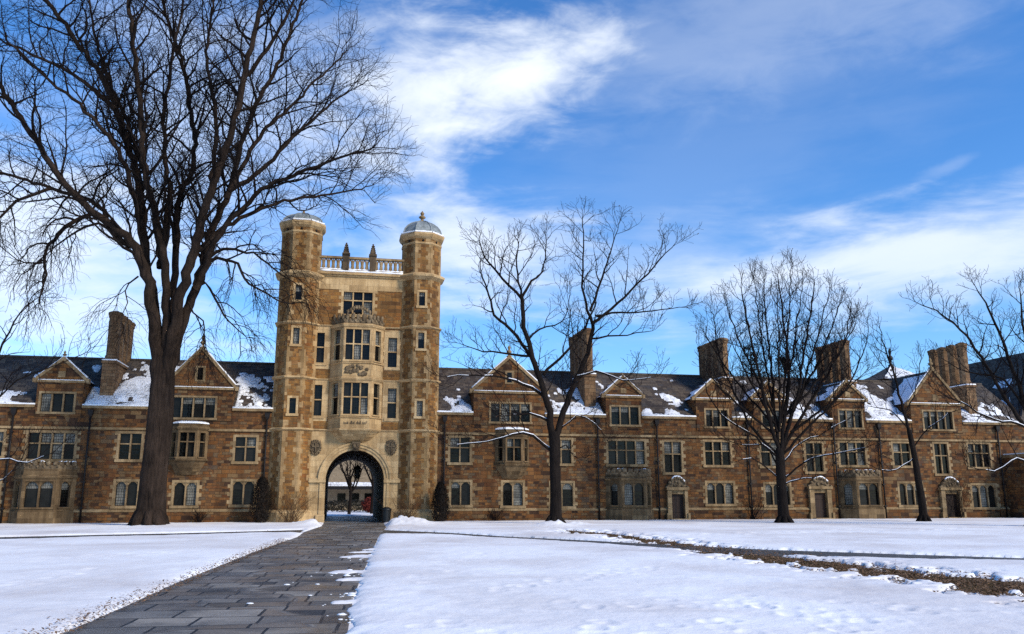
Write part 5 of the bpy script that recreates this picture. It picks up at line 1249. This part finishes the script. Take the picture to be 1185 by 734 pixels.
column_shrub(510, 559, -1.6, .58, 'dark brown columnar evergreen right of the tower, under the drainpipe', 5)
def bare_shrub(px, dep, h, w, label, seed, mat='maple_twig', n=46):
    rn = random.Random(seed); s_ = fs(px, 590, dep); p = FO + FU * s_ + FN * dep; c = MB()
    for i in range(n):
        a = rn.uniform(0, 6.28); l = h * rn.uniform(.5, 1.1); q = Vector((rn.gauss(0, w * .12), rn.gauss(0, w * .1), 0)); P = [q.copy()]; d = Vector((math.cos(a) * w * .6, math.sin(a) * w * .5, h)).normalized()
        for k in range(5):
            d = (d + Vector((rn.gauss(0, .16), rn.gauss(0, .16), rn.gauss(0, .06)))).normalized(); q = q + d * l / 5; P.append(q.copy())
            if k > 1:
                e = (d + Vector((rn.gauss(0, .6), rn.gauss(0, .6), .1))).normalized(); c.tube([q, q + e * l * .16, q + e * l * .3 + Vector((0, 0, .03))], [.008, .006, .004], 3)
        c.tube(P, [.014, .012, .010, .008, .007, .005], 3)
    o = c.build('bare_shrub', mat, None, False); o.location = (p.x, p.y, 0)
    tag(o, label, 'shrub', 'bare shrubs at the foot of the walls')
bare_shrub(336, -1.3, 1.9, 2.0, 'wide bare shrub at the foot of the left turret', 1, 'shrub_twig', 60)
bare_shrub(471, -1.3, 1.7, 1.8, 'leafless shrub at the foot of the right turret', 2, 'shrub_twig', 55)
bare_shrub(231, -.6, .9, .9, 'small brown shrub under the left oriel window', 3)
bare_shrub(574, -.6, .9, 1.0, 'small brown shrub under the right oriel window', 4)
bare_shrub(872, -.8, 1.5, 1.4, 'dark twiggy shrub by the wall left of the round-crowned tree', 5)
bare_shrub(1110, -.5, 2.8, 1.0, 'tall bare climber beside the rightmost doorway', 6)

# ------------------------------------------------------------------ gateway furniture and the view through the arch
p = FO + FU * (sb + .15) + FN * (-1.0)
bin_ = thing('litter_bin', 'small black litter bin beside the right jamb of the archway', 'bin', (p.x, p.y, 0), TH)
q = MB(); q.loft([[(r_ * math.cos(a * math.pi / 8), r_ * math.sin(a * math.pi / 8), z) for a in range(16)] for z, r_ in ((.03, .24), (.1, .26), (.72, .29), (.76, .31), (.80, .31))], smooth=False); q.build('body', 'bin_paint', bin_)
q = MB(); q.loft([[(r_ * math.cos(a * math.pi / 8), r_ * math.sin(a * math.pi / 8), z) for a in range(16)] for z, r_ in ((.80, .32), (.86, .30), (.94, .18), (.96, .10))], smooth=True); q.build('lid', 'bin_paint', bin_)
s_, z_ = facade(413.5, 546, 7.5); p = FO + FU * s_ + FN * 7.5
lan = thing('hanging_lantern', 'black iron lantern hanging inside the archway passage', 'lantern', (p.x, p.y, z_), TH)
q = MB(); q.tube([(0, 0, .45), (0, 0, zat - z_)], [.025, .025], 6); q.build('chain', 'iron', lan)
q = MB()
for a in range(6):
    c_, s2 = math.cos(a * math.pi / 3), math.sin(a * math.pi / 3); q.tube([(c_ * .18, s2 * .18, -.4), (c_ * .26, s2 * .26, .15)], [.025, .025], 5)
q.loft([[(r_ * math.cos(a * math.pi / 3), r_ * math.sin(a * math.pi / 3), z) for a in range(6)] for z, r_ in ((.15, .32), (.22, .30), (.42, .08), (.5, .04))]); q.loft([[(r_ * math.cos(a * math.pi / 3), r_ * math.sin(a * math.pi / 3), z) for a in range(6)] for z, r_ in ((-.5, .06), (-.44, .19), (-.4, .20))])
q.build('cage', 'iron', lan)
q = MB(); q.loft([[(r_ * math.cos(a * math.pi / 3), r_ * math.sin(a * math.pi / 3), z) for a in range(6)] for z, r_ in ((-.39, .15), (.14, .22))]); q.build('glass', 'dull_glass', lan)
def behind(px, dep): return fs(px, 590, dep)
hd = 46
hb = thing('distant_house', 'pale building with a snow-covered low roof seen through the archway', 'house', FO, TH)
x0, x1 = behind(372, hd), behind(470, hd); z1 = facade(410, 563, hd)[1]; z2_ = facade(410, 552, hd + 3)[1]
q = MB(); q.box(x0, x1, hd, hd + 9, 0, z1 + 3.2); q.build('wall', 'beige_wall', hb)
q = MB(); q.box(x0 - .3, x1 - 3.2, hd - 2.2, hd - .01, z1 - .35, z1); ro = q.build('porch_roof', 'iron', hb)
q = MB(); q.box(x0 - .2, x1 - 3.3, hd - 2.1, hd - .02, z1 + .003, z1 + .45); q.build('roof_snow', 'thin_snow', ro)
q = MB(); r0_, r1_ = behind(431.5, hd), behind(452, hd); q.box(r0_, r1_, hd - .25, hd - .01, facade(437, 577, hd)[1], z1 + 3.1); q.build('red_cladding', 'red_siding', hb)
for i in range(4):
    q = MB(); a = x0 + (x1 - x0) * (.18 + .16 * i); q.box(a, a + .9, hd - .05, hd + .02, .9, z1 - .8); q.build('window', 'dark_glass', hb)
def back_tree(px, dep, h, seed, label):
    T_ = Tree(seed); s_ = fs(px, 590, dep); p = FO + FU * s_ + FN * dep; b = Vector((p.x, p.y, 0))
    T_.trunk.tube([b, b + Vector((.1, 0, h * .3)), b + Vector((0, 0, h * .45))], [.16, .13, .11], 7)
    for i in range(7):
        a = i * .9; d = Vector((math.cos(a) * .5, math.sin(a) * .5, 1)).normalized(); q = b + Vector((0, 0, h * (.25 + .03 * i)))
        T_.limb([q, q + d * h * .3, q + d * h * .5 + Vector((0, 0, h * .1))], .09, .02, [dict(MS[0], len=1.5, gap=.5, snow=.5), dict(MS[1], gap=.45, len=.8)], k=5)
    T_.done('bare_tree', label, 'bare trees beyond the archway', 'maple_bark', 'maple_twig', tuple(b))
back_tree(404, 24, 6.5, 51, 'small bare tree seen in the left of the archway opening')
back_tree(430, 27, 7.5, 52, 'bare tree seen in the right of the archway opening, before the red wall')
def low_bush(name, px, dep, rx, ry, rz, mat, label, n, seed, cat):
    rn = random.Random(seed); s_ = fs(px, 590, dep); p = FO + FU * s_ + FN * dep; c = MB()
    for i in range(n):
        d = Vector((rn.gauss(0, 1), rn.gauss(0, 1), rn.gauss(0, 1))).normalized() * rn.uniform(.75, 1.02); q = Vector((d.x * rx, d.y * ry, rz + d.z * rz))
        e = Vector((rn.gauss(0, 1), rn.gauss(0, 1), rn.gauss(0, 1))).normalized() * .14; f = e.cross(d).normalized() * .07; c.add([q - f, q + f, q + e], [(0, 1, 2)])
    o = c.build(name, mat, None, False); o.location = (p.x, p.y, 0); o.rotation_euler = (0, 0, TH); tag(o, label, cat)
low_bush('clipped_hedge', 403, 36, 4.0, .6, .62, 'hedge_leaf', 'dark clipped hedge crossing the view through the archway', 2600, 1, 'hedge')
low_bush('round_shrub', 429, 32, .9, .8, .75, 'red_leaf', 'reddish round shrub at the right of the view through the archway', 1600, 2, 'shrub')
